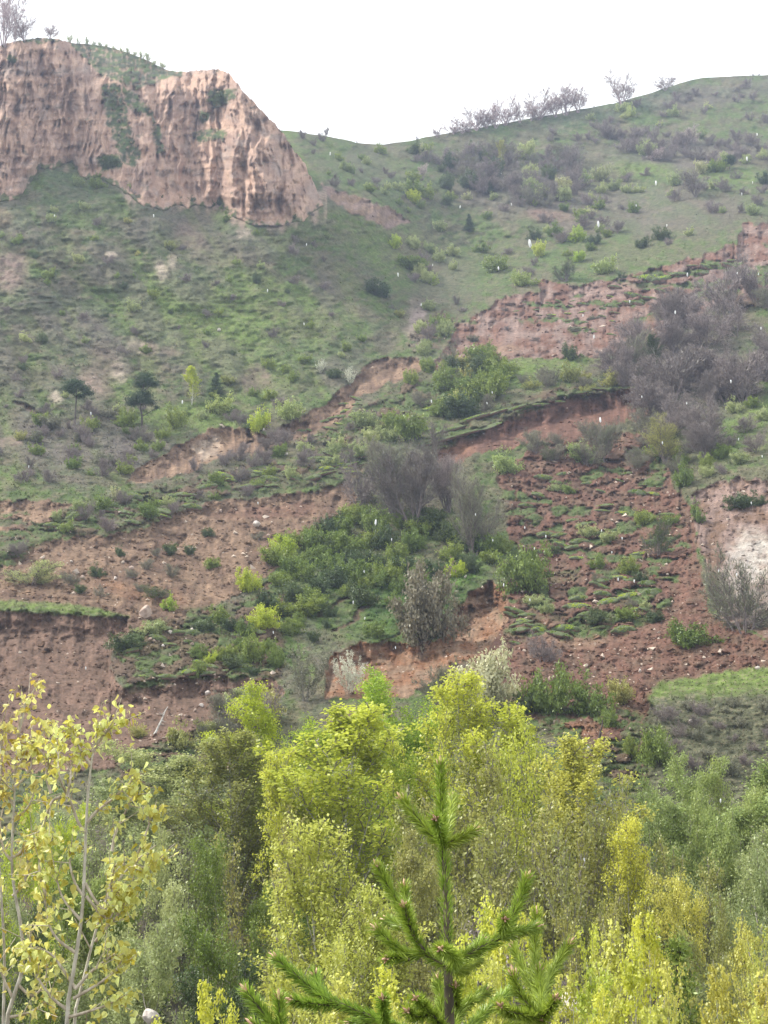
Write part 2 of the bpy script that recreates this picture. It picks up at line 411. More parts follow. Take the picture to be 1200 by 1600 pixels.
# cracks of paler, fresher soil inside the scars
for (cx, cy, rx, ry, rot, c, k) in [
    (325, 700, 26, 18, -50, PALE, .7), (355, 690, 30, 16, -20, TAN * 1.2, .7), (800, 520, 30, 20, -40, PINK, .5), (790, 545, 25, 10, 0, TAN, .7), (905, 490, 20, 20, 0, PINK, .6),
    (960, 455, 70, 14, -15, PINK, .8), (1130, 430, 60, 16, -15, PURPLE, .6), (740, 960, 28, 50, 25, TAN, .8), (850, 975, 60, 26, 0, TAN * .9, .6), (900, 1000, 60, 18, 0, TAN * .95, .6), (1000, 1000, 80, 30, -10, RED * 1.25, .6),
    (1065, 870, 14, 90, 0, RED * 1.2, .8), (720, 700, 30, 16, 0, ORANGE * 1.1, .6), (1180, 870, 42, 50, -40, (0.36, 0.33, 0.29), .95), (1150, 900, 30, 60, 20, GREY, .8), (1150, 775, 60, 16, 0, PINK * 1.1, .7), (1180, 945, 50, 40, 0, GREY * .7, .7),
    (900, 1140, 50, 14, 0, ORANGE * 1.2, .8), (330, 850, 60, 50, 0, TAN * 1.05, .5), (150, 870, 80, 20, -5, TAN, .6), (220, 925, 80, 16, 10, ORANGE, .6), (330, 930, 40, 20, 0, TAN * 1.1, .5), (60, 800, 40, 12, 0, TAN * 1.2, .6),
    (420, 800, 100, 14, -3, RED * 1.1, .7), (20, 870, 40, 14, 0, BROWN, .6), (60, 1040, 120, 50, 0, BROWN * .95, .5), (300, 1110, 100, 30, -10, BROWN * .8, .5)]:
    tint(blob(cx, cy, rx, ry, rot) * (0.4 + 0.6 * brk) * (soil > .5), c, k)
# bare patches on the grass slopes
for (cx, cy, rx, ry, rot, c, k) in [
    (15, 420, 34, 44, 20, PINK, .9), (0, 340, 24, 20, 0, TAN, .5), (168, 400, 13, 6, 0, PALE, .9), (248, 425, 14, 22, -10, PALE * .9, .85), (268, 412, 10, 12, 0, PALE * .9, .6), (212, 540, 22, 18, 40, PALE * .85, .8), (186, 580, 14, 22, 0, PALE * .9, .85),
    (150, 605, 34, 16, 20, PINK, .8), (160, 570, 30, 40, 20, PINK * .7, .6), (235, 545, 22, 14, 0, PINK, .55), (270, 552, 20, 10, 0, PINK * .7, .6), (402, 590, 24, 26, 40, PINK * .75, .8), (388, 366, 20, 8, 10, PALE * .8, .8), (300, 370, 22, 30, -50, PINK * .8, .6),
    (128, 365, 24, 7, 0, PINK, .5), (12, 690, 26, 10, 0, PINK, .7), (650, 500, 22, 34, 10, (0.26, 0.2, 0.18), .85), (660, 540, 22, 24, 10, (0.22, 0.18, 0.16), .6), (640, 385, 90, 16, 38, PINK * .7, .5), (235, 630, 20, 8, 0, PALE * .8, .5), (90, 620, 8, 12, 0, PALE, .7),
    (570, 490, 40, 14, 20, DRY, .5), (205, 300, 20, 12, 30, PINK, .5), (560, 1130, 60, 30, 0, BROWN, .8)]:
    b_ = blob(cx, cy, rx, ry, rot)
    tint(b_ * (0.35 + 0.65 * brk), c, k)
    soil = np.maximum(soil, b_ * k * .8)

tal_ = [(0, 300), (60, 252), (110, 240), (155, 262), (215, 300), (300, 306), (375, 328), (440, 344), (506, 322)]
tr_ = np.interp(X, [a for a, _ in tal_], [b for _, b in tal_])
tn_ = sstep(-.45, .1, fbm(X / 16, Yr / 30, 3, 61) - (Yr - tr_ - 4) / 38.0) * (X < 512) * sstep(-30, -20, Yr - tr_)
tint(tn_, (.27, .20, .155), .85); soil = np.maximum(soil, tn_ * .7)
# --- turf that slid: broken into rafts with soil showing between them
TURF = [
    ([(-200, 800), (90, 800), (200, 768), (300, 742), (420, 720), (560, 690), (600, 700), (560, 752), (430, 768), (330, 776), (250, 810), (190, 828), (60, 845), (20, 890), (-200, 900)], 62, 9, .12, .0),
    ([(780, 740), (900, 690), (1050, 700), (1050, 790), (1080, 860), (1040, 960), (800, 985), (760, 930), (840, 890), (790, 820)], 34, 12, .72, .1),
    ([(820, 900), (1000, 880), (1050, 940), (980, 990), (860, 1000), (790, 990)], 34, 20, .62, .1),
    ([(720, 505), (800, 470), (1000, 450), (1060, 430), (1050, 480), (940, 540), (870, 510), (800, 500)], 24, 8, .80, .1),
    ([(960, 440), (1160, 385), (1300, 380), (1300, 500), (1100, 470)], 60, 9, .72, .0),
    ([(190, 985), (260, 962), (400, 930), (450, 900), (440, 1060), (300, 1062), (200, 1080), (170, 1040)], 28, 11, .42, .0),
    ([(660, 690), (760, 640), (880, 600), (1050, 596), (1040, 612), (900, 622), (800, 652), (700, 700)], 60, 10, .1, .0),
    ([(480, 690), (560, 640), (640, 590), (700, 600), (680, 640), (600, 670), (520, 700)], 26, 9, .3, .0),
    ([(820, 1090), (960, 1100), (1010, 1120), (1010, 1230), (900, 1200)], 30, 12, .3, .0),
    ([(640, 560), (700, 540), (720, 500), (690, 480), (640, 520)], 22, 7, .35, .0),
    ([(180, 1180), (260, 1140), (330, 1130), (420, 1110), (430, 1180), (200, 1260)], 60, 9, .25, .0),
]
grassy = np.zeros_like(X)
for i, (poly, lx, ly, bare, _) in enumerate(TURF):
    d = sdf(sX, sY, poly)
    zone = sstep(-6, 6, d + edge_n * 6)
    f1, f2, cid = worley((Xw + Yw * .25) / lx, (Yw - wx * .3) / ly, 300 + i)
    gap = sstep(0.02, 0.16, f2 - f1)
    keep = (cid > bare) * gap
    gcol = OLIVE * .95 + (GREEN - OLIVE) * (.8 * sstep(-.3, .3, n_mid + (cid - .5)))[..., None]
    mk = zone * keep * sstep(-.9, -.2, n_fin)
    base = BROWN * .8
    inz = zone * (1 - soil)
    col = col + (base - col) * (zone * (1 - keep) * (1 - soil) * .8)[..., None]
    col = col + (gcol - col) * mk[..., None]
    soil = np.where(zone > .5, 1 - mk, soil)
    rub = np.maximum(rub * (1 - mk * .5), zone * .8)
    # each raft tilts: near lip towards the viewer, steep front
    dl += zone * ((cid - .5) * 0.005 - gap * 0.0034) * (0.5 + ly / 20.0)
# the strips with no gap of their own: crack lines across the green raft
for (pts, w) in [([(500, 960), (540, 935), (580, 915), (575, 905)], 3.2), ([(400, 935), (420, 915), (438, 905)], 3), ([(520, 985), (545, 975), (570, 950), (590, 935)], 2.6),
                 ([(600, 1003), (640, 975), (660, 960)], 2), ([(1068, 760), (1070, 800), (1078, 830)], 3), ([(1130, 470), (1160, 464), (1200, 455)], 3), ([(1150, 488), (1180, 475), (1210, 466)], 3.5),
                 ([(390, 670), (400, 690), (380, 700)], 2), ([(40, 640), (60, 655), (75, 672)], 3), ([(20, 630), (50, 640)], 3), ([(640, 980), (700, 940)], 2)]:
    dm = np.full(X.shape, 1e9)
    for k in range(len(pts) - 1):
        (x0, y0), (x1, y1) = pts[k], pts[k + 1]
        ex, ey = x1 - x0, y1 - y0
        tt = np.clip(((Xw - x0) * ex + (Yw - y0) * ey) / (ex * ex + ey * ey), 0, 1)
        dm = np.minimum(dm, np.hypot(Xw - x0 - tt * ex, Yw - y0 - tt * ey))
    c_ = 1 - sstep(w * .4, w * 1.6, dm)
    dl += c_ * 0.006
    tint(c_, BROWN * .7, .9); soil = np.maximum(soil, c_)

bowl = lambda cx, cy, rx, ry: np.clip(1 - ((X - cx) / rx) ** 2 - ((Yr - cy) / ry) ** 2, 0, 1) ** .8
dl += bowl(90, 1010, 125, 60) * .016 + bowl(1175, 875, 80, 110) * .014 + bowl(740, 975, 45, 70) * .012 + bowl(600, 1040, 80, 36) * .010 + bowl(640, 540, 0.1, 0.1)
dl += blob(640, 940, 160, 70, -10) * (ridged(Xw / 30, Yw / 12, 2, 181) - .5) * 18 * 2e-4 * 1.3
# the ledge of grass at the left edge and the knoll at the right edge
led = sstep(-3, 3, edge_n * 4 + sdf(sX, Yr, [(-400, 944), (0, 938), (50, 940), (110, 944), (160, 952), (200, 964), (120, 961), (60, 958), (0, 954), (-400, 953)]))
tint(led, GREEN * 1.2, .75); tint(led * sstep(-.2, .3, n_mid), BRIGHT, .8); tint(led * sstep(.25, .45, n_fin), DRY, .7); soil *= 1 - led
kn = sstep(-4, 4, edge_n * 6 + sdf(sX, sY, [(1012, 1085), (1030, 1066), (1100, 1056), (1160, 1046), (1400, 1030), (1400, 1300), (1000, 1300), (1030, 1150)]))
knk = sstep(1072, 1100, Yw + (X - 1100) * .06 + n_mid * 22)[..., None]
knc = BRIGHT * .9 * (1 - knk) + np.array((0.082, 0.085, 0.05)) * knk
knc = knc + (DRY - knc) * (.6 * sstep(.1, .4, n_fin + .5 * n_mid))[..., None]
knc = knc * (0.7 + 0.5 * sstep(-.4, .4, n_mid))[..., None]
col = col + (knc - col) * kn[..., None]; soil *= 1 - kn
dl += -0.05 * kn * sstep(0, 60, Yr - 1040) - 0.012 * kn

# --- relief (all of it is change of distance, so features stay where the photo has them)
g = 2.0e-4
dl += fbm(X / 110, Yr / 90, 3, 71) * 110 * g * .55
ru = (X * .8 - Yr * .6); rv = (X * .6 + Yr * .8)
lslope = sstep(640, 420, X + (Yr - 450) * -.2) * sstep(760, 640, Yr)
dl += ridged(ru / 75, rv / 240, 2, 72) * 60 * g * 1.1 * lslope
dl += fbm(ru / 24, rv / 90, 3, 172) * 24 * g * .9 * lslope
dl += fbm(X / 26, Yr / 13, 3, 73) * 18 * g * 1.5 * (1 - .45 * soil)
dl += fbm(X / 12, Yr / 5, 2, 74) * 7 * g * 1.9 * (1 - .65 * soil)
dl += rub * (ridged((X + wx) / 44, (Yr + wy) / 20, 2, 75) - .5) * 34 * g * 1.0
fw1, fw2, fwc = worley((X + wx * .8) / 28, (Yr + wy * .8) / 12, 175)
dl += rub * sstep(-.15, .35, n_big) * ((fwc - .5) * .0035 - sstep(.02, .3, fw2 - fw1) * .0022)
dl += rub * fbm(X / 7, Yr / 5, 2, 76) * 5 * g * 1.5
rill = fbm((X + Yr * .15 + wx * .6) / 7, (Yr + wy) / 34, 2, 77)
dl += soil * rill * 7 * g * 1.1
dl += soil * fbm((X - Yr * .2 + wx) / 26, (Yr + wy) / 50, 3, 177) * 22 * g * 1.1
dl += (1 - soil) * fbm((X + Yr * .3) / 30, Yr / 4.5, 2, 78) * 4.5 * g * 1.6     # stock paths
edge_fade = 1.0
lnYd = lnY + dl
DEP = np.exp(lnYd)
PB = at(X, Yr, DEP)

def depth_at(px, py):
    c = np.interp(px, PX, np.arange(nc)); r = (1340 - py) / 2.0
    r = float(np.clip(r, 0, nr - 1)); c0 = int(c); r0 = int(r)
    c1 = min(c0 + 1, nc - 1); r1 = min(r0 + 1, nr - 1); fc = c - c0; fr = r - r0
    return float((DEP[r0, c0] * (1 - fc) + DEP[r0, c1] * fc) * (1 - fr) + (DEP[r1, c0] * (1 - fc) + DEP[r1, c1] * fc) * fr)

def on_hill(px, py):
    return at(px, py, depth_at(px, py))

# rolling over behind the skyline
ti = np.array([np.where(~clamped[:, j])[0].max() for j in range(nc)])
top = at(PX, sk, np.array([DEP[min(ti[j] + 1, nr - 1), j] for j in range(nc)]))
roll = []
for k, (dy, dz) in enumerate([(0, 0), (2, .35), (6, .7), (14, 0.2), (30, -4), (70, -20), (150, -55), (400, -140), (1400, -180)]):
    q = top.copy(); q[:, 1] += dy; q[:, 0] *= (1 + dy / 400.0); q[:, 2] += dz
    roll.append(q)
roll = np.array(roll)
# valley floor in front, down to and past the camera
bot = PB[0]
prof = [(77, None), (74, -5.5), (68, -9.5), (60, -12.5), (50, -14.5), (40, -14), (30, -11.8), (20, -8.4), (12, -5.8), (6, -4.6), (0, -4.2), (-15, -3.8), (-80, -2.5)]
def gz(Y):
    p = sorted([(a, b if b is not None else -3.5) for a, b in prof])
    return float(np.interp(Y, [a for a, _ in p], [b for _, b in p]))
low = [bot]
ysub = [76, 74, 71, 68, 64, 60, 55, 50, 45, 40, 35, 30, 25, 20, 16, 12, 9, 6, 3, 0, -15, -40, -80]
for yy in ysub:
    q = bot.copy(); fr = (77 - yy) / 77.0
    q[:, 1] = yy + (bot[:, 1] - 77) * max(0, 1 - fr * 3)
    q[:, 2] = gz(yy) + fbm(q[:, 0] / 6, q[:, 0] * 0 + yy / 6.0, 3, 90) * 0.9 * min(1, yy / 20.0 if yy > 0 else 0)
    if yy > 70: q[:, 2] = q[:, 2] * (1 - (yy - 70) / 7.0) + bot[:, 2] * (yy - 70) / 7.0
    low.append(q)
low = np.array(low)

def grid_faces(r, c, off=0):
    i = np.arange(r * c).reshape(r, c) + off
    return np.stack([i[:-1, :-1], i[:-1, 1:], i[1:, 1:], i[1:, :-1]], -1)
F1 = grid_faces(nr, nc)
ok = ~(clamped[:-1, :-1] & clamped[:-1, 1:])
F1 = F1[ok]
F2 = grid_faces(len(roll), nc, nr * nc).reshape(-1, 4)
F3 = grid_faces(len(low), nc, nr * nc + roll.shape[0] * nc).reshape(-1, 4)[:, ::-1]
V = np.concatenate([PB.reshape(-1, 3), roll.reshape(-1, 3), low.reshape(-1, 3)])
ncr = roll.shape[0] * nc; ncl = low.shape[0] * nc
lx_, ly_ = low[..., 0].ravel(), low[..., 1].ravel()
lown = sstep(-.3, .3, fbm(lx_ / 5, ly_ / 5, 4, 91))[:, None]
lowc = np.array((0.05, 0.055, 0.03)) * (1 - lown) + np.array((0.10, 0.075, 0.055)) * lown
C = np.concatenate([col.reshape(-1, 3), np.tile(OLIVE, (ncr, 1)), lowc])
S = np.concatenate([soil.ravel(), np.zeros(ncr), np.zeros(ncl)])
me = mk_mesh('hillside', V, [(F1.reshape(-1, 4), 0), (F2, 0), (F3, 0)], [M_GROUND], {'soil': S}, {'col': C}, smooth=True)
link('hillside', me, kind='structure')

# ------------------------------------------------------------------ the rock cliff
SKA = [(-700, 110), (-60, 78), (0, 71), (30, 63), (60, 59), (85, 60), (100, 64), (112, 67), (140, 69), (170, 73), (205, 84), (232, 95), (262, 110),
       (285, 112), (310, 110), (340, 108), (358, 114), (368, 128), (385, 148), (400, 163), (418, 182), (436, 200), (444, 212), (458, 232), (472, 250), (486, 276), (498, 304), (506, 322)]
TOE = [(-700, 300), (0, 300), (30, 295), (60, 252), (85, 245), (110, 240), (135, 262), (155, 262), (180, 276), (215, 300), (250, 312), (300, 306), (340, 304), (375, 328), (400, 338), (440, 344), (462, 328), (490, 322), (506, 322)]
CA = [(-200, 300, 226), (0, 300, 228), (110, 245, 238), (200, 290, 240), (300, 305, 243), (400, 335, 246), (440, 342, 247), (506, 322, 258),
      (-200, 80, 248), (0, 72, 250), (60, 60, 252), (100, 66, 254), (60, 150, 243), (60, 230, 236), (0, 200, 236),
      (110, 100, 250), (150, 150, 250), (180, 220, 248), (185, 130, 262), (150, 95, 266), (140, 70, 280), (200, 86, 290), (262, 111, 292), (230, 125, 278), (200, 150, 268),
      (270, 130, 270), (340, 110, 268), (300, 150, 266), (250, 190, 262), (240, 250, 250), (340, 200, 256), (340, 260, 249), (400, 165, 262), (400, 240, 250), (440, 280, 249), (440, 210, 264), (470, 252, 266), (490, 290, 263)]
fA = tps(CA)
ax = np.concatenate([-60 - mg[::-1], np.arange(-60, 507, 1.6)])
SKr = np.interp(ax, [a for a, _ in SKA], [b for _, b in SKA]) + fbm(ax / 8, ax * 0, 3, 101) * (3.4 + 6 * sstep(340, 380, ax)) * np.where((ax > 108) & (ax < 262), .4, 1) * sstep(506, 480, ax)
TOr = np.interp(ax, [a for a, _ in TOE], [b for _, b in TOE]) + 16 * sstep(506, 480, ax) + 1 + fbm(ax / 24, ax * 0 + 2, 4, 103) * 12 * sstep(506, 480, ax) + 10
AY = np.arange(352, 52, -1.6)
AX, AYY = np.meshgrid(ax, AY)
clT = AYY < SKr[None]; clB = AYY > TOr[None]
AR = np.clip(AYY, SKr[None], TOr[None])
axc = np.clip(AX, -200, 506)
lA = fA(axc, AR)
toew = np.broadcast_to(TOr[None] - 13, AX.shape)
w1 = fbm(AX / 60, AR / 60, 3, 110) * 20; w2 = fbm(AX / 14, AR / 20, 2, 111) * 5
lean = (AX + (AR - 200) * (-0.12 + 0.25 * sstep(200, 450, AX)) * -1)
fl1 = ridged((lean + w1 * .7 + w2) / 40, (AR + w1) / 220, 2, 112)
fl2 = ridged((lean + w2 * .8 + w1 * .5) / 15, AR / 75, 3, 113)
fl3 = fbm((lean + w2 * .7) / 4.5, AR / 40, 3, 114)
led_ = fbm(AX / 90, (AR + w1 * .5) / 16, 3, 115)
grm = np.zeros_like(AX)
gx = AX + fbm(AX / 12, AR / 9, 3, 116) * 7; gy = AR + fbm(AX / 12, AR / 9, 3, 117) * 6
for poly in [[(96, 40), (112, 72), (140, 98), (160, 120), (190, 128), (215, 140), (250, 125), (285, 118), (300, 100), (262, 90), (180, 50)],
             [(190, 130), (215, 150), (240, 175), (236, 182), (205, 172), (192, 150)],
             [(325, 140), (365, 138), (372, 148), (350, 165), (330, 172)], [(310, 172), (330, 176), (322, 192), (312, 190)],
             [(300, 205), (330, 202), (355, 206), (352, 222), (330, 216), (310, 226)], [(158, 130), (182, 128), (196, 165), (204, 200), (214, 240), (214, 262), (192, 256), (180, 220), (166, 190)],
             [(236, 176), (250, 200), (256, 236), (246, 240), (238, 205)], [(20, 60), (70, 56), (95, 62), (70, 68), (36, 66)], [(150, 245), (185, 240), (190, 262), (160, 268)], [(205, 228), (216, 226), (222, 250), (210, 250)]]:
    grm = np.maximum(grm, sstep(-2, 2, sdf(gx, gy, poly)))
grm = np.maximum(grm * (.25 + .75 * sstep(-.5, .1, fbm(AX / 7, AR / 7, 3, 131))), sstep(.0, .3, fbm(AX / 11, AR / 12, 3, 132) + .28 - (TOr[None] - 12 - AR) / 22.0) * .9)
rock = 1 - grm
toefade = sstep(0, 14, toew - AR)
dg = np.full(AX.shape, 1e9)
for pts, ww in [([(140, 70), (158, 120), (172, 165), (188, 205), (198, 240), (214, 300)], 1), ([(232, 180), (250, 240), (262, 310)], 1.6), ([(345, 150), (318, 190), (300, 225), (296, 300)], 1.6), ([(400, 200), (384, 250), (372, 320)], 2), ([(60, 90), (76, 150), (84, 220)], 2), ([(20, 150), (30, 220), (28, 290)], 2), ([(440, 230), (446, 280), (440, 330)], 2)]:
    for k in range(len(pts) - 1):
        (x0, y0), (x1, y1) = pts[k], pts[k + 1]
        ex, ey = x1 - x0, y1 - y0
        xx = AX + w1 * .5 + w2; tt = np.clip(((xx - x0) * ex + (AR - y0) * ey) / (ex * ex + ey * ey), 0, 1)
        dg = np.minimum(dg, np.hypot(xx - x0 - tt * ex, AR - y0 - tt * ey) * ww)
dA0 = np.exp(-(dg / 13.0) ** 2) * .007 + np.clip(dg, 0, 45) * -.00022
dA = dA0 + rock * (-(fl1 - .5) * 34 * 3.4e-4 - (fl2 - .5) * 13 * 11e-4 - fl3 * 5 * 12e-4 - led_ * 16 * 4.0e-4 + fbm(AX / 10, AR / 8, 3, 127) * 8 * 3e-4) + fbm(AX / 40, AR / 30, 3, 118) * 30 * 1.3e-4
dA += grm * fbm(AX / 20, AR / 6, 3, 119) * 6 * 2e-4
rightfade = sstep(506, 470, AX)
toeB = np.array([depth_at(a_, t_ - 10) for a_, t_ in zip(ax, TOr)])
kk = np.ones(7) / 7
sh = np.convolve(np.pad(np.log(toeB) - fA(np.clip(ax, -200, 506), TOr - 12), 3, mode='edge'), kk, 'valid')
lA = lA + (sh - .0008)[None]
dA = dA * sstep(-2, 26, toew - AR)
DA = np.exp(lA + dA * (0.25 + 0.75 * rightfade)) * np.where(AR > toew, 1 + (AR - toew) * 0.0010, 1)
PA = at(AX, AR, DA)
CL1 = np.array((0.40, 0.265, 0.195)); CL2 = np.array((0.31, 0.21, 0.165)); CL3 = np.array((0.48, 0.33, 0.24)); CL4 = np.array((0.29, 0.225, 0.19))
cc = CL1 + (CL2 - CL1) * sstep(-.3, .35, fbm(AX / 50, AR / 30, 4, 120))[..., None]
cc = cc + (CL3 - cc) * (.7 * sstep(.0, .5, fbm(AX / 12, AR / 30, 3, 121)))[..., None]
cc = cc + (CL4 - cc) * (.7 * sstep(.05, .45, fbm(AX / 28, AR / 20, 3, 122)))[..., None]
cc = cc * (0.96 + 0.08 * sstep(-.3, .3, fbm(AX / 50, (AR + w1 * .6) / 6, 2, 123)))[..., None]
gcs = 0
gcA = np.array((0.062, 0.072, 0.042)) + (np.array((0.078, 0.11, 0.038)) - np.array((0.062, 0.072, 0.042))) * sstep(-.3, .3, fbm(AX / 30, AR / 8, 3, 124))[..., None]
gcA = gcA * (.8 + .4 * sstep(-.3, .3, fbm(AX / 9, AR / 4, 3, 133)))[..., None]
cc = cc + (gcA - cc) * grm[..., None]
scr = sstep(.36, .5, fbm(AX / 16, AR / 9, 3, 125)) * .6 * rock
cc = cc + (np.array((0.09, 0.09, 0.06)) - cc) * scr[..., None]
FA = grid_faces(len(AY), len(ax))
okA = ~((clT[:-1, :-1] & clT[:-1, 1:]) | (clB[1:, :-1] & clB[1:, 1:]))
FA = FA[okA]
tia = np.array([np.where(~clT[:, j])[0].max() for j in range(len(ax))])
topA = np.array([PA[min(tia[j] + 1, len(AY) - 1), j] for j in range(len(ax))])
rollA = []
for dy, dz in [(0, 0), (1.5, .4), (5, .6), (12, -1), (25, -8), (60, -35), (120, -80)]:
    q = topA.copy(); q[:, 1] += dy; q[:, 2] += dz; q[:, 0] -= dy * .25 * sstep(300, 506, ax); rollA.append(q)
rollA = np.array(rollA)
FA2 = grid_faces(len(rollA), len(ax), len(AY) * len(ax)).reshape(-1, 4)
VA = np.concatenate([PA.reshape(-1, 3), rollA.reshape(-1, 3)])
CAc = np.concatenate([cc.reshape(-1, 3), np.tile((0.08, 0.10, 0.045), (rollA.shape[0] * len(ax), 1))])
me = mk_mesh('cliff', VA, [(FA.reshape(-1, 4), 0), (FA2, 0)], [M_CLIFF], None, {'col': CAc}, smooth=True)
link('cliff', me, kind='structure')

def on_cliff(px, py):
    j = int(np.argmin(abs(ax - px))); i = int(np.argmin(abs(AY - max(py, SKr[j] + 1))))
    return at(px, py, DA[i, j])

# ================================================================== vegetation
def unit(v):
    return v / (np.linalg.norm(v, axis=-1, keepdims=True) + 1e-9)

def tube_geo(segs, sides):
    """segs (n,8): p0 p1 r0 r1 -> verts, quads"""
    s = np.asarray(segs, float).reshape(-1, 8)
    p0, p1, r0, r1 = s[:, :3], s[:, 3:6], s[:, 6], s[:, 7]
    d = unit(p1 - p0)
    h = np.where(np.abs(d[:, 2:3]) < 0.9, np.array([[0, 0, 1.0]]), np.array([[1.0, 0, 0]]))
    a = unit(np.cross(d, h)); b = np.cross(d, a)
    ang = np.arange(sides) * 2 * math.pi / sides
    ring = a[:, None] * np.cos(ang)[None, :, None] + b[:, None] * np.sin(ang)[None, :, None]
    V = np.concatenate([p0[:, None] + ring * r0[:, None, None], p1[:, None] + ring * r1[:, None, None]], 1)
    n = len(s); base = (np.arange(n) * 2 * sides)[:, None]
    k = np.arange(sides); k2 = (k + 1) % sides
    F = np.stack([base + k, base + k2, base + sides + k2, base + sides + k], -1).reshape(-1, 4)
    return V.reshape(-1, 3), F

def leaf_geo(rs, P, size, droop=0.0, aspect=0.6, fold=False, nrm=None, axis=None):
    n = len(P)
    u = unit(rs.normal(size=(n, 3)) * (1 if axis is None else .5) + np.array([0, 0, -droop]) + (0 if axis is None else axis))
    w = unit(np.cross(u, rs.normal(size=(n, 3)) if nrm is None else nrm + rs.normal(size=(n, 3)) * .45))
    s = (size * rs.uniform(.6, 1.3, n))[:, None]
    a = P; b = P + u * s * .45 + w * s * aspect * .5; c = P + u * s; d = P + u * s * .45 - w * s * aspect * .5
    if fold:
        nn = np.cross(u, w); b = b + nn * s * .12; d = d + nn * s * .12
    V = np.stack([a, b, c, d], 1).reshape(-1, 3)
    F = np.arange(n * 4).reshape(n, 4)
    return V, F

class Tree:
    def __init__(self, seed):
        self.r = random.Random(seed); self.rs = np.random.RandomState(seed)
        self.wood = []; self.twig = []; self.leafy = []
    def branch(self, p, d, Ln, r, lev, st):
        rr = self.r
        nseg = st['nseg'][lev]; step = Ln / nseg
        pts = [(p, d, r)]
        up = st['up'][lev]; jit = st['jit'][lev]
        for k in range(nseg):
            d = (d[0] + rr.gauss(0, jit), d[1] + rr.gauss(0, jit), d[2] + rr.gauss(0, jit) + up)
            m = math.sqrt(d[0] ** 2 + d[1] ** 2 + d[2] ** 2); d = (d[0] / m, d[1] / m, d[2] / m)
            q = (p[0] + d[0] * step, p[1] + d[1] * step, p[2] + d[2] * step)
            r1 = r * (1 - (k + 1) / nseg * .999 * st['taper'][lev]) if k < 0 else max(pts[0][2] * (1 - st['taper'][lev] * (k + 1) / nseg), .003)
            seg = (*p, *q, r, r1)
            (self.wood if lev <= st['woodlev'] else self.twig).append(seg)
            if lev >= st['leaflev']: self.leafy.append(seg)
            p, r = q, r1
            pts.append((p, d, r))
        if lev + 1 < st['levels']:
            nch = st['nch'][lev]; nch = max(1, int(nch * rr.uniform(.8, 1.2)))
            for c in range(nch):
                t = st['t0'][lev] + (1 - st['t0'][lev]) * (c + rr.random()) / nch
                i = min(int(t * nseg), nseg - 1); f = t * nseg - i
                (pa, da, ra), (pb, db, rb) = pts[i], pts[i + 1]
                q = tuple(pa[k] + (pb[k] - pa[k]) * f for k in range(3))
                ang = R(rr.gauss(st['ang'][lev], st['ang'][lev] * .18)); az = rr.uniform(0, 2 * math.pi) if lev else c * 2.4 + rr.uniform(-.5, .5)
                dv = Vector(db); ax_ = dv.orthogonal().normalized()
                nd = (dv * math.cos(ang) + (ax_ * math.cos(az) + dv.cross(ax_) * math.sin(az)) * math.sin(ang))
                shape = st['shape'](t) if lev == 0 else (1 - .55 * t)
                self.branch(q, tuple(nd), Ln * st['len'][lev] * shape * rr.uniform(.75, 1.2), max(ra * st['rr'][lev], .004), lev + 1, st)
        return pts

def S(**k):
    d = dict(levels=3, nseg=(8, 4, 3, 2), up=(.02, .12, .06, .03), jit=(.04, .09, .14, .16), taper=(.92, .85, .8, .8), woodlev=1, leaflev=2,
             nch=(26, 9, 5), t0=(.15, .2, .2), ang=(35, 38, 40), len=(.34, .42, .5), rr=(.45, .5, .6), shape=lambda t: 1.15 - .8 * t)
    d.update(k); return d

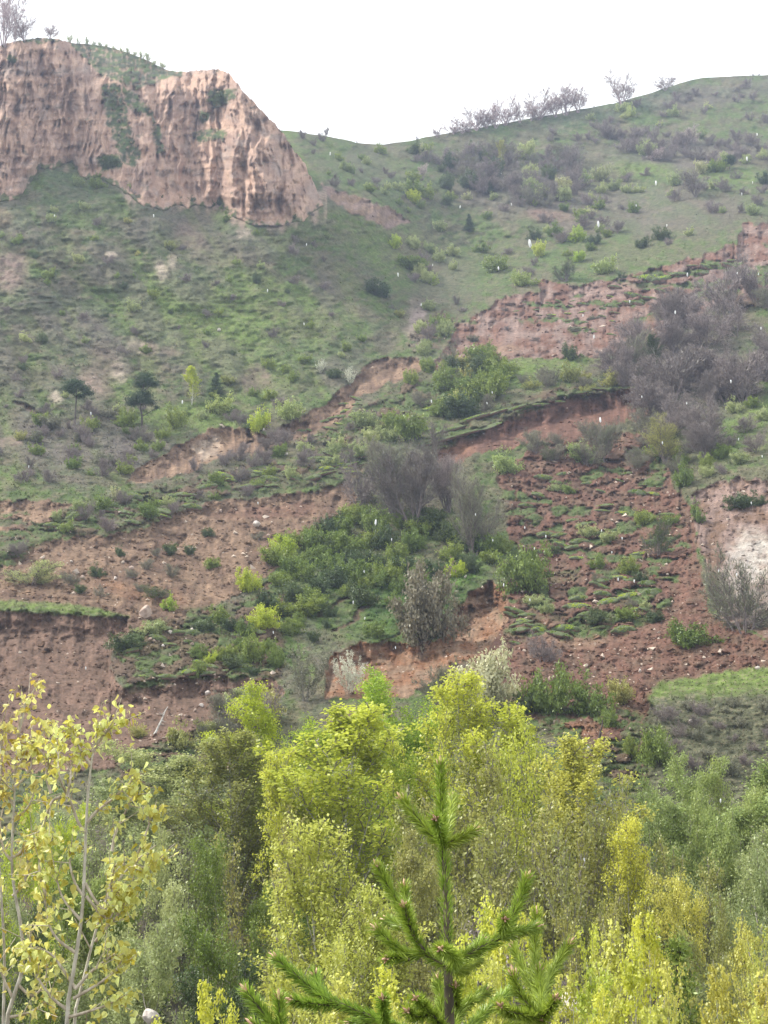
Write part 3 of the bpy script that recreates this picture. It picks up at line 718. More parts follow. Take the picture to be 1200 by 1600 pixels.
def build(name, seed, H, st, stems=1, spread=0, r0=.12, nleaf=8000, leaf=.12, off=.12, droop=0, trunk_m=None, leaf_m=None, sides=5, aspect=.65, stub=0.0, twig_m=None, clump=3.0, topw=0.0, brush=False, per=None, tmin=0.0):
    """two meshes: trunk with its limbs, crown of twigs and leaves"""
    T = Tree(seed)
    for s in range(stems):
        az = s * 2.39996 + T.r.uniform(-.3, .3); a = R(spread) * (0.25 + .75 * T.r.random()) if stems > 1 else R(T.r.uniform(0, 3))
        d = (math.sin(a) * math.cos(az), math.sin(a) * math.sin(az), math.cos(a))
        hh = H * (T.r.uniform(.72, 1.0) if stems > 1 else 1)
        T.branch((T.r.uniform(-.1, .1) * stems ** .5, T.r.uniform(-.1, .1) * stems ** .5, -.3), d, hh, r0, 0, st)
    Vw, Fw = tube_geo(T.wood, sides)
    tm = mk_mesh(name + '_trunk', Vw, [(Fw, 0)], [trunk_m])
    parts = []
    if tmin and T.twig:
        tw_ = np.array(T.twig); tw_[:, 6:] = np.maximum(tw_[:, 6:], tmin); T.twig = tw_
    Vt, Ft = tube_geo(T.twig, 3) if len(T.twig) else (np.zeros((0, 3)), np.zeros((0, 4), int))
    Vs = [Vt]; Fs = [(Ft, 0)] if len(Ft) else []
    tint = [np.zeros(len(Vt))]
    if nleaf:
        sg = np.array(T.leafy); ln = np.linalg.norm(sg[:, 3:6] - sg[:, :3], axis=1)
        per = per or (10 if nleaf > 2000 else 4)
        nc_ = max(1, nleaf // per); nleaf = nc_ * per
        ln = ln * np.clip(sg[:, 5] / H, .03, 1) ** topw
        i = T.rs.choice(len(sg), nc_, p=ln / ln.sum()); t = T.rs.rand(nc_)[:, None]
        C0 = sg[i, :3] * (1 - t) + sg[i, 3:6] * t
        P = np.repeat(C0, per, 0) + T.rs.normal(size=(nleaf, 3)) * off * np.array([1.15, 1.15, .75])
        ctr = np.array([0, 0, H * .45])
        Vl, Fl = leaf_geo(T.rs, P, leaf, droop, aspect, nrm=unit(P - ctr) * .5 + np.array([0, 0, .75]))
        if brush:                       # upright fine twigs rather than leaves
            Vl, Fl = leaf_geo(T.rs, P, leaf, 0, aspect, axis=unit(P - ctr * .5) * .7 + np.array([0, 0, .35]))
        o = len(Vt)
        Fs.append((Fl + o, 1))
        cl = sstep(-.45, .45, fbm(P[:, 0] * clump / H * 2 + seed, P[:, 2] * clump / H * 2 + P[:, 1], 2, seed))
        tv = np.clip(cl * .35 + np.repeat(T.rs.rand(nc_), per) * .35 + T.rs.rand(nleaf) * .3, 0, 1)
        Vs.append(Vl); tint.append(np.repeat(tv, 4))
    cm = mk_mesh(name + '_crown', np.concatenate(Vs), Fs, [twig_m or trunk_m, leaf_m], {'tint': np.concatenate(tint)})
    allz = np.concatenate(Vs)
    rad = np.percentile(np.hypot(allz[:, 0], allz[:, 1]), 96)
    return dict(trunk=tm, crown=cm, H=float(np.percentile(allz[:, 2], 99.7)), Rd=float(rad))

def LM(name, d, l, tr=.4, v=.18): return leaf_mat(name, d, l, tr, v)
LF = {
    'yellow': LM('leaf_yellow', (.34, .35, .05), (.70, .71, .17), .45, .08),
    'lime': LM('leaf_lime', (.34, .38, .03), (.72, .74, .12), .5, .1),
    'bright': LM('leaf_bright', (.22, .31, .02), (.54, .64, .06), .5, .1),
    'willow': LM('leaf_willow', (.22, .28, .07), (.47, .54, .18), .4),
    'sage': LM('leaf_sage', (.22, .26, .09), (.46, .51, .22), .4),
    'olive': LM('leaf_olive', (.20, .20, .05), (.45, .45, .12), .4),
    'dark': LM('leaf_dark', (.035, .06, .018), (.12, .165, .045), .3),
    'green': LM('leaf_green', (.085, .125, .02), (.29, .37, .06), .35),
    'gold': LM('leaf_gold', (.34, .33, .05), (.68, .66, .14), .45, .08),
    'grey': LM('leaf_grey_green', (.12, .115, .08), (.27, .265, .17), .3),
    'blossom': LM('blossom_white', (.42, .44, .33), (.72, .72, .60), .35, .08),
    'pale': LM('leaf_pale', (.30, .31, .13), (.52, .52, .26), .35),
    'brown': LM('leaf_bud_brown', (.14, .112, .105), (.29, .24, .22), .2),
    'pinkbud': LM('leaf_bud_pink', (.36, .28, .27), (.58, .47, .45), .3),
    'budding': LM('leaf_budding', (.12, .10, .06), (.30, .26, .17), .3),
    'cream': LM('leaf_cream', (.34, .34, .17), (.66, .65, .42), .35),
    'umber': LM('leaf_umber', (.08, .06, .055), (.19, .155, .14), .2),
    'conifer': LM('needles_conifer', (.018, .038, .016), (.065, .105, .04), .1, .15),
}
ST_POP = S(levels=4, nch=(34, 9, 4), ang=(27, 28, 32), len=(.30, .34, .45), up=(.02, .10, .08, .05), t0=(.10, .15, .2), shape=lambda t: .55 + 1.3 * t * (1 - t) * 1.6 - .35 * t, leaflev=2, woodlev=1)
ST_ROUND = S(levels=4, nch=(9, 9, 6), ang=(48, 42, 42), len=(.62, .42, .42), up=(.0, .05, .02, 0), t0=(.28, .25, .2), shape=lambda t: 1.15 - .55 * t, nseg=(6, 5, 3, 2), jit=(.08, .1, .14, .16), leaflev=2, woodlev=1)
ST_SHRUB = S(levels=3, nch=(8, 6, 0), ang=(34, 36, 40), len=(.50, .48, .5), up=(.0, .05, .03, 0), t0=(.15, .2, .2), shape=lambda t: 1.1 - .6 * t, nseg=(5, 3, 2, 2), jit=(.09, .12, .15, .1), leaflev=1, woodlev=0)
ST_BARE = S(levels=4, nch=(9, 7, 5), ang=(30, 34, 38), len=(.45, .42, .45), up=(.0, .07, .04, 0), t0=(.15, .2, .2), shape=lambda t: 1.1 - .6 * t, nseg=(5, 3, 2, 2), jit=(.07, .1, .13, .15), leaflev=2, woodlev=0)

PR = {}
for k in range(3):
    PR['poplar%d' % k] = build('poplar', 10 + k, 18, ST_POP, r0=.15, nleaf=19000, leaf=.15, off=.17, topw=1.2, per=7, tmin=.016, trunk_m=M_BARK_PALE, leaf_m=LF['lime'], twig_m=M_BARK_GREY)
    PR['round%d' % k] = build('round_tree', 20 + k, 14, ST_ROUND, r0=.20, nleaf=30000, leaf=.155, off=.22, topw=.4, per=8, tmin=.014, trunk_m=M_BARK_GREY, leaf_m=LF['willow'])
    PR['multi%d' % k] = build('multi_stem', 30 + k, 13, ST_POP | dict(nch=(16, 7, 4)), stems=7, spread=24, r0=.09, nleaf=16000, leaf=.15, off=.18, topw=1.3, per=7, tmin=.016, trunk_m=M_BARK_GREY, leaf_m=LF['olive'])
    PR['shrub%d' % k] = build('shrub', 40 + k, 3.0, ST_SHRUB, stems=11, spread=62, r0=.035, nleaf=3400, leaf=.22, off=.15, trunk_m=M_BARK_DARK, leaf_m=LF['green'], sides=4, clump=2)
    PR['lobed%d' % k] = build('lobed_shrub', 50 + k, 3.2, ST_SHRUB, stems=16, spread=72, r0=.035, nleaf=6500, leaf=.20, off=.14, trunk_m=M_BARK_DARK, leaf_m=LF['green'], sides=4, clump=4)
    PR['bare%d' % k] = build('bare_shrub', 60 + k, 4.0, ST_BARE, stems=7, spread=46, r0=.06, nleaf=4200, leaf=.30, off=.16, aspect=.13, brush=True, per=6, tmin=.012, trunk_m=M_BARK_PURPLE, leaf_m=LF['brown'], sides=4)
    PR['baretree%d' % k] = build('bare_tree', 70 + k, 9.0, ST_BARE | dict(nch=(13, 8, 7), jit=(.06, .1, .14, .15)), stems=6, spread=34, r0=.17, nleaf=15000, leaf=.34, off=.22, aspect=.12, brush=True, per=6, tmin=.014, trunk_m=M_BARK_PURPLE, leaf_m=LF['brown'])
    PR['bushtree%d' % k] = PR['lobed%d' % k]
    PR['ridge%d' % k] = build('ridge_tree', 80 + k, 8.0, ST_BARE | dict(nch=(14, 9, 7), t0=(.2, .2, .2), ang=(36, 36, 38)), stems=5, spread=26, r0=.14, nleaf=3200, leaf=.50, off=.16, aspect=.08, brush=True, per=4, tmin=.02, trunk_m=M_BARK_RIDGE, leaf_m=LF['pinkbud'])
    PR['blossom%d' % k] = build('blossom_shrub', 90 + k, 5.0, ST_SHRUB | dict(nch=(10, 5, 0), ang=(26, 30, 30)), stems=9, spread=34, r0=.04, nleaf=6000, leaf=.15, off=.09, trunk_m=M_BARK_GREY, leaf_m=LF['blossom'], sides=4)
    PR['aspen%d' % k] = build('aspen', 100 + k, 7.0, ST_POP | dict(levels=3, nch=(26, 6, 0), leaflev=1, ang=(24, 28, 30), len=(.30, .4, .4)), r0=.06, nleaf=6500, leaf=.08, off=.06, droop=.6, aspect=.85, trunk_m=M_BARK_PALE, leaf_m=LF['lime'], twig_m=M_BARK_GREY)

def place(kind, proto, P, H, Wd=None, rz=None, leaf=None, label=None, cat=None, group=None, rnd=random, bark=None, whole=True):
    p = PR[proto]
    s = H / p['H']; sx = s if Wd is None else Wd / (2 * p['Rd'])
    sx = min(max(sx, s * .45), s * 2.4)
    rz = rnd.uniform(0, 6.28) if rz is None else rz
    root = link(kind, None, label=label, cat=cat, group=group, loc=P, rz=rz, sc=(sx, sx, s))
    root.empty_display_size = .1
    a, b = ('stem', 'foliage') if 'shrub' in kind or 'bush' in kind else ('trunk', 'crown')
    t = link(a, p['trunk'], root); c = link(b, p['crown'], root)
    if leaf:
        c.material_slots[1].link = 'OBJECT'; c.material_slots[1].material = LF[leaf]
    if bark:
        for o, i in ((t, 0), (c, 0)):
            o.material_slots[i].link = 'OBJECT'; o.material_slots[i].material = bark
    return root

# ---- things worth naming on the hill, used to say where the small ones stand
MARKS = [(60, 90, 'the left cliff top'), (120, 190, 'the left cliff face'), (330, 250, 'the fluted right cliff'), (480, 300, 'the cliff\'s right foot'), (570, 330, 'the bare gully by the cliff'), (580, 224, 'the skyline saddle'),
         (850, 180, 'the right skyline trees'), (1140, 130, 'the round right hilltop'), (783, 250, 'the thin far poplar'), (938, 265, 'the far pale yellow bushes'), (1085, 290, 'the far lone grey bush'),
         (1140, 252, 'the far round pine'), (733, 350, 'the far conical spruce'), (765, 295, 'the far small spruce'), (905, 362, 'the far bright green bush'), (618, 375, 'the bright mid-slope bush'), (588, 450, 'the wide dark mid-slope bush'),
         (650, 500, 'the grey-pink bare patch'), (500, 570, 'the white blossoming bush'), (547, 582, 'the slim white sapling'), (845, 440, 'the upper scar\'s notch'), (780, 520, 'the upper red scar'), (960, 450, 'the upper scar\'s pink top'), (890, 545, 'the upper scar\'s foot bush'),
         (1035, 486, 'the round upper scar bush'), (1180, 360, 'the bare right-edge corner'), (1170, 470, 'the black turf cracks'), (1090, 590, 'the grey thicket'), (860, 650, 'the red scarp'), (940, 600, 'the red scarp\'s lip'), (700, 600, 'the bushes above the turf rolls'),
         (730, 665, 'the bright turf rolls'), (645, 740, 'the big bare tree'), (738, 790, 'the budding grey-green tree'), (790, 715, 'the pale bush under the scarp'), (600, 585, 'the small brown scarp'), (340, 700, 'the tan scarp'), (408, 655, 'the bright bush above the tan scarp'),
         (337, 600, 'the small near spruce'), (220, 620, 'the two-tiered pine'), (115, 615, 'the thin-trunked pine'), (300, 590, 'the young green poplar'), (248, 430, 'the pale left slope streak'), (20, 430, 'the pink bare left edge'), (190, 585, 'the pale rocks above the pines'), (402, 590, 'the brown hollow'),
         (180, 768, 'the yellow-white flowering bush'), (60, 790, 'the bare left-edge bank'), (330, 860, 'the brown slide'), (90, 945, 'the grassy left-edge ledge'), (228, 955, 'the large pink boulder'), (80, 1030, 'the face under the ledge'), (330, 1010, 'the broken lower turf'),
         (560, 900, 'the green raft\'s middle'), (660, 930, 'the brown-topped tree'), (750, 960, 'the smooth brown slip'), (600, 1025, 'the orange scarp'), (720, 895, 'the smooth green turf'), (900, 800, 'the clod-strewn red slide'), (930, 930, 'the tumbled green clods'),
         (1025, 830, 'the dark slide bush'), (1065, 880, 'the red gully'), (1175, 860, 'the pale right-edge rock'), (1170, 940, 'the big grey twiggy bush'), (1075, 985, 'the green debris bush'), (1000, 1010, 'the red debris fan'), (1120, 1070, 'the grassy knoll'),
         (1150, 770, 'the pinkish scarp'), (760, 1040, 'the cream blossoming tree'), (545, 1045, 'the white twiggy bush'), (475, 1040, 'the silver bush'), (890, 1075, 'the slide-foot olive bushes'), (300, 1130, 'the brown slide\'s foot')]
USED = {}
PENDING = []
def rel_label(px, py, words):
    bx = min(MARKS, key=lambda m: (m[0] - px) ** 2 + 1.6 * (m[1] - py) ** 2)
    dx, dy = px - bx[0], py - bx[1]
    if abs(dx) > 1.6 * abs(dy): r = 'right of' if dx > 0 else 'left of'
    elif abs(dy) > 1.6 * abs(dx): r = 'below' if dy > 0 else 'above'
    else: r = ('lower ' if dy > 0 else 'upper ') + ('right of' if dx > 0 else 'left of')
    return words, r + ' ' + bx[2]
ORD = ['leftmost', 'second', 'third', 'fourth', 'fifth', 'sixth', 'seventh', 'eighth', 'ninth', 'tenth', 'eleventh', 'twelfth', 'thirteenth', 'fourteenth', 'fifteenth', 'sixteenth', 'seventeenth', 'eighteenth', 'nineteenth', 'twentieth']
def _trim(t):
    w = t.split()
    t = t.replace(' of two ', ' ', 1) if len(w) > 16 else t; w = t.split()
    for k in ('medium', 'bare', 'brown-grey', 'small',  'falling', 'green', 'loose', 'turf'):
        if len(w) > 16 and k in w: w.remove(k)
    return ' '.join(w)
def flush_labels():
    d = {}
    for o, px, py, w, r in PENDING: d.setdefault((w, r), []).append((px, o))
    for (w, r), L_ in d.items():
        L_.sort(key=lambda e: e[0])
        n = len(L_)
        for i, (px, o) in enumerate(L_):
            if n == 1: o['label'] = _trim(w + ' ' + r)
            elif n == 2: o['label'] = _trim(('left-hand ' if i == 0 else 'right-hand ') + w + ' of two ' + r)
            else:
                if i == 0: q = 'leftmost '
                elif i == n - 1: q = 'rightmost '
                elif n == 3: q = 'middle '
                else: q = ORD[min(i, 19)] + ' '
                o['label'] = _trim(q + w + ' ' + (('from the left ' ) if q.strip() in ORD[1:] else '') + r)

RND = random.Random(7)
WORD = {'green': 'green', 'dark': 'dark green', 'bright': 'bright green', 'sage': 'grey-green', 'grey': 'dull grey-green', 'olive': 'olive', 'willow': 'light green', 'brown': 'bare brown-grey', 'blossom': 'white flowering', 'pale': 'pale yellow', 'lime': 'yellow-green', 'pinkbud': 'bare pinkish', 'yellow': 'yellow'}
KINDN = {'bushtree': 'broadleaf_tree', 'shrub': 'green_shrub', 'lobed': 'green_shrub', 'bare': 'bare_shrub', 'baretree': 'bare_tree', 'blossom': 'flowering_shrub', 'ridge': 'ridge_tree', 'round': 'broadleaf_tree', 'poplar': 'poplar_tree', 'multi': 'broadleaf_tree'}
def veg(px, py, wpx, hpx, proto, leaf=None, label=None, group=None, onc=False, bark=None):
    """stands with its foot at photo pixel (px,py); size given in photo pixels"""
    P = on_cliff(px, py) if onc else on_hill(px, py)
    Y = P[1]; m = Y / FPX * 1.03
    base = proto.rstrip('0123456789'); kind = KINDN[base]
    if kind == 'green_shrub' and leaf in ('sage', 'grey', 'olive', 'willow'): kind = 'olive_shrub'
    if proto == base: proto = base + str(RND.randrange(3))
    lf = leaf or {'shrub': 'green', 'lobed': 'green', 'bare': 'brown', 'baretree': 'brown', 'blossom': 'blossom', 'ridge': 'pinkbud'}.get(base, 'willow')
    noun = 'tree' if 'tree' in kind else 'bush'
    cat = 'tree' if noun == 'tree' else 'shrub'
    P = P - np.array([0, 0, .15])
    o = place(kind, proto, P, hpx * m, wpx * m, leaf=lf, cat=cat, group=group, rnd=RND, bark=bark)
    if label: o['label'] = label
    else:
        size = 'tiny' if hpx < 13 else 'small' if hpx < 24 else 'medium' if hpx < 42 else 'large'
        w, r = rel_label(px, py - hpx * .4, f"{size} {WORD.get(lf, lf)} {noun}")
        PENDING.append((o, px, py, w, r))
    return o

def scatter(poly, n, spec, h, grp, mind=8, wk=(1.0, 1.5), avoid_soil=True):
    xs = [p[0] for p in poly]; ys = [p[1] for p in poly]; done = []
    tries = 0
    while len(done) < n and tries < n * 40:
        tries += 1
        x = RND.uniform(min(xs), max(xs)); y = RND.uniform(min(ys), max(ys))
        if not in_poly(np.array([x]), np.array([y]), poly)[0]: continue
        if any((x - a) ** 2 + ((y - b) * 1.5) ** 2 < mind ** 2 for a, b in done): continue
        if avoid_soil:
            c = int(np.argmin(abs(PX - x))); r = int(np.clip((1340 - y) / 2, 0, nr - 1))
            if soil[r, c] > .5: continue
        done.append((x, y))
        proto, lf, wgt = RND.choices(spec, [s[2] for s in spec])[0]
        hh = RND.uniform(*h) * RND.uniform(.85, 1.15)
        veg(x, y, hh * RND.uniform(*wk), hh, proto, lf, group=grp)

# far right hillside
scatter([(690, 250), (790, 235), (900, 250), (905, 320), (830, 330), (690, 305)], 52, [('bare', 'brown', 6), ('bare', 'grey', 2), ('lobed', 'sage', 1), ('lobed', 'dark', 1)], (22, 40), 'bare shrubs of the far hillside copse', 12)
scatter([(940, 215), (1200, 225), (1215, 262), (1120, 262), (960, 248)], 34, [('bare', 'brown', 6), ('bare', 'pinkbud', 1), ('lobed', 'sage', 1)], (18, 34), 'bare shrubs under the right hilltop', 12)
scatter([(600, 240), (690, 235), (700, 300), (900, 310), (1040, 320), (900, 420), (800, 445), (740, 400), (640, 330)], 46, [('shrub', 'green', 4), ('shrub', 'sage', 3), ('bare', 'brown', 3), ('lobed', 'dark', 2), ('lobed', 'bright', .6)], (12, 24), 'mixed bushes of the far slope', 12)
scatter([(470, 215), (600, 235), (640, 330), (620, 350), (520, 300)], 26, [('shrub', 'green', 4), ('bare', 'brown', 3), ('lobed', 'sage', 2)], (9, 18), 'bushes right of the cliff', 10)
scatter([(900, 270), (1200, 280), (1200, 340), (1000, 400), (900, 350)], 34, [('shrub', 'sage', 2), ('bare', 'brown', 5), ('lobed', 'dark', 1)], (12, 26), 'low bushes of the right hillside', 12)
scatter([(860, 190), (1200, 130), (1200, 210), (860, 235)], 34, [('bare', 'brown', 4), ('shrub', 'sage', 1)], (10, 20), 'low bushes near the right ridge', 12)
# left slope
scatter([(-20, 320), (150, 270), (420, 350), (520, 330), (650, 520), (560, 560), (430, 640), (200, 690), (-20, 700)], 95, [('shrub', 'green', 3), ('bare', 'brown', 4), ('shrub', 'sage', 2), ('shrub', 'olive', 1), ('lobed', 'dark', 1)], (9, 20), 'small bushes of the left slope', 13)
scatter([(640, 380), (740, 400), (700, 540), (660, 560), (640, 440)], 18, [('bare', 'brown', 3), ('lobed', 'sage', 3), ('lobed', 'green', 1)], (16, 30), 'bushes in the valley gully', 11)
scatter([(-20, 600), (150, 640), (250, 700), (200, 740), (-20, 770)], 34, [('bare', 'brown', 4), ('shrub', 'grey', 2), ('shrub', 'green', 2)], (12, 26), 'scrub of the lower left slope', 13)
scatter([(150, 690), (300, 660), (560, 590), (600, 660), (480, 700), (330, 740), (150, 760)], 14, [('bare', 'brown', 4), ('shrub', 'green', 1)], (14, 26), 'scrub by the tan scarp', 13)
scatter([(480, 905), (700, 905), (700, 960), (600, 1000), (480, 1000)], 12, [('lobed', 'green', 3), ('shrub', 'green', 2), ('shrub', 'dark', 1)], (20, 36), 'bushes standing on the smooth turf', 24, (1.1, 1.5))
scatter([(0, 305), (60, 256), (110, 240), (155, 262), (215, 302), (300, 308), (375, 330), (440, 346), (500, 326), (500, 336), (440, 356), (370, 342), (300, 322), (215, 316), (155, 276), (110, 254), (60, 268), (0, 318)], 46, [('bare', 'brown', 2), ('shrub', 'dark', 2), ('shrub', 'green', 2)], (6, 15), 'scrub along the foot of the cliff', 6, avoid_soil=False)
# right grey thicket
scatter([(950, 540), (1060, 480), (1200, 440), (1220, 600), (1150, 650), (1070, 745), (1000, 690), (990, 620), (930, 600)], 32, [('bare', 'brown', 4), ('bare', 'grey', 2), ('baretree', 'brown', 5)], (44, 84), 'bare shrubs of the grey thicket', 15, (.9, 1.3), False)
scatter([(1040, 650), (1200, 620), (1200, 745), (1090, 750), (1050, 740)], 16, [('bare', 'brown', 2), ('shrub', 'sage', 3), ('lobed', 'green', 2)], (18, 34), 'bushes on the right-hand bank', 14)
# centre
scatter([(380, 690), (560, 670), (620, 660), (600, 740), (520, 745), (330, 750)], 24, [('bare', 'brown', 5), ('shrub', 'sage', 2), ('lobed', 'green', 1)], (18, 34), 'bushes in front of the tan scarp', 14)
scatter([(640, 590), (700, 560), (790, 580), (780, 640), (700, 655), (620, 640)], 20, [('lobed', 'green', 4), ('lobed', 'dark', 2), ('bare', 'grey', 2), ('shrub', 'olive', 1)], (24, 42), 'bushes above the turf rolls', 17)
scatter([(790, 590), (960, 590), (960, 612), (800, 640)], 10, [('bare', 'grey', 3), ('shrub', 'olive', 3)], (18, 30), 'bushes on the lip of the red scarp', 14)
scatter([(440, 860), (560, 800), (640, 815), (790, 860), (760, 905), (660, 900), (600, 930), (500, 960), (400, 990), (400, 930)], 54, [('lobed', 'green', 6), ('lobed', 'dark', 3), ('shrub', 'green', 3), ('lobed', 'bright', .5)], (24, 40), 'bushes crowding the green raft', 19, (1.15, 1.6), False)
scatter([(300, 970), (440, 960), (500, 1000), (440, 1060), (300, 1060)], 20, [('lobed', 'green', 3), ('shrub', 'dark', 2), ('shrub', 'bright', 1)], (18, 32), 'low bushes left of the green raft', 17)
scatter([(60, 800), (250, 780), (420, 740), (520, 740), (400, 780), (120, 850)], 20, [('shrub', 'green', 3), ('bare', 'brown', 2), ('lobed', 'sage', 1)], (14, 28), 'bushes on the turf steps', 16)
scatter([(180, 850), (400, 790), (430, 880), (250, 940), (0, 930)], 14, [('bare', 'grey', 2), ('shrub', 'dark', 2), ('shrub', 'green', 1)], (14, 24), 'clumps riding the brown slide', 20, avoid_soil=False)
scatter([(800, 740), (1050, 740), (1060, 980), (820, 990)], 18, [('lobed', 'dark', 2), ('shrub', 'green', 3), ('shrub', 'sage', 2), ('bare', 'grey', 1)], (13, 26), 'clumps riding the red slide', 20, (1.2, 1.8), False)
scatter([(830, 690), (1040, 670), (1060, 740), (830, 735)], 13, [('bare', 'grey', 3), ('lobed', 'sage', 2), ('shrub', 'green', 2)], (22, 44), 'bushes under the red scarp', 17, avoid_soil=False)
scatter([(700, 470), (1000, 450), (960, 540), (740, 540)], 9, [('shrub', 'grey', 2), ('bare', 'brown', 1)], (7, 13), 'scraps of growth on the upper scar', 22, (1.3, 2), False)
scatter([(200, 1150), (440, 1080), (440, 1130), (220, 1200)], 10, [('bare', 'grey', 2), ('shrub', 'olive', 1)], (26, 44), 'bushes at the foot of the slide', 18, avoid_soil=False)
scatter([(1030, 1110), (1200, 1090), (1230, 1230), (1060, 1220)], 22, [('bare', 'brown', 3), ('shrub', 'grey', 2)], (16, 30), 'scrub on the knoll flank', 16, avoid_soil=False)

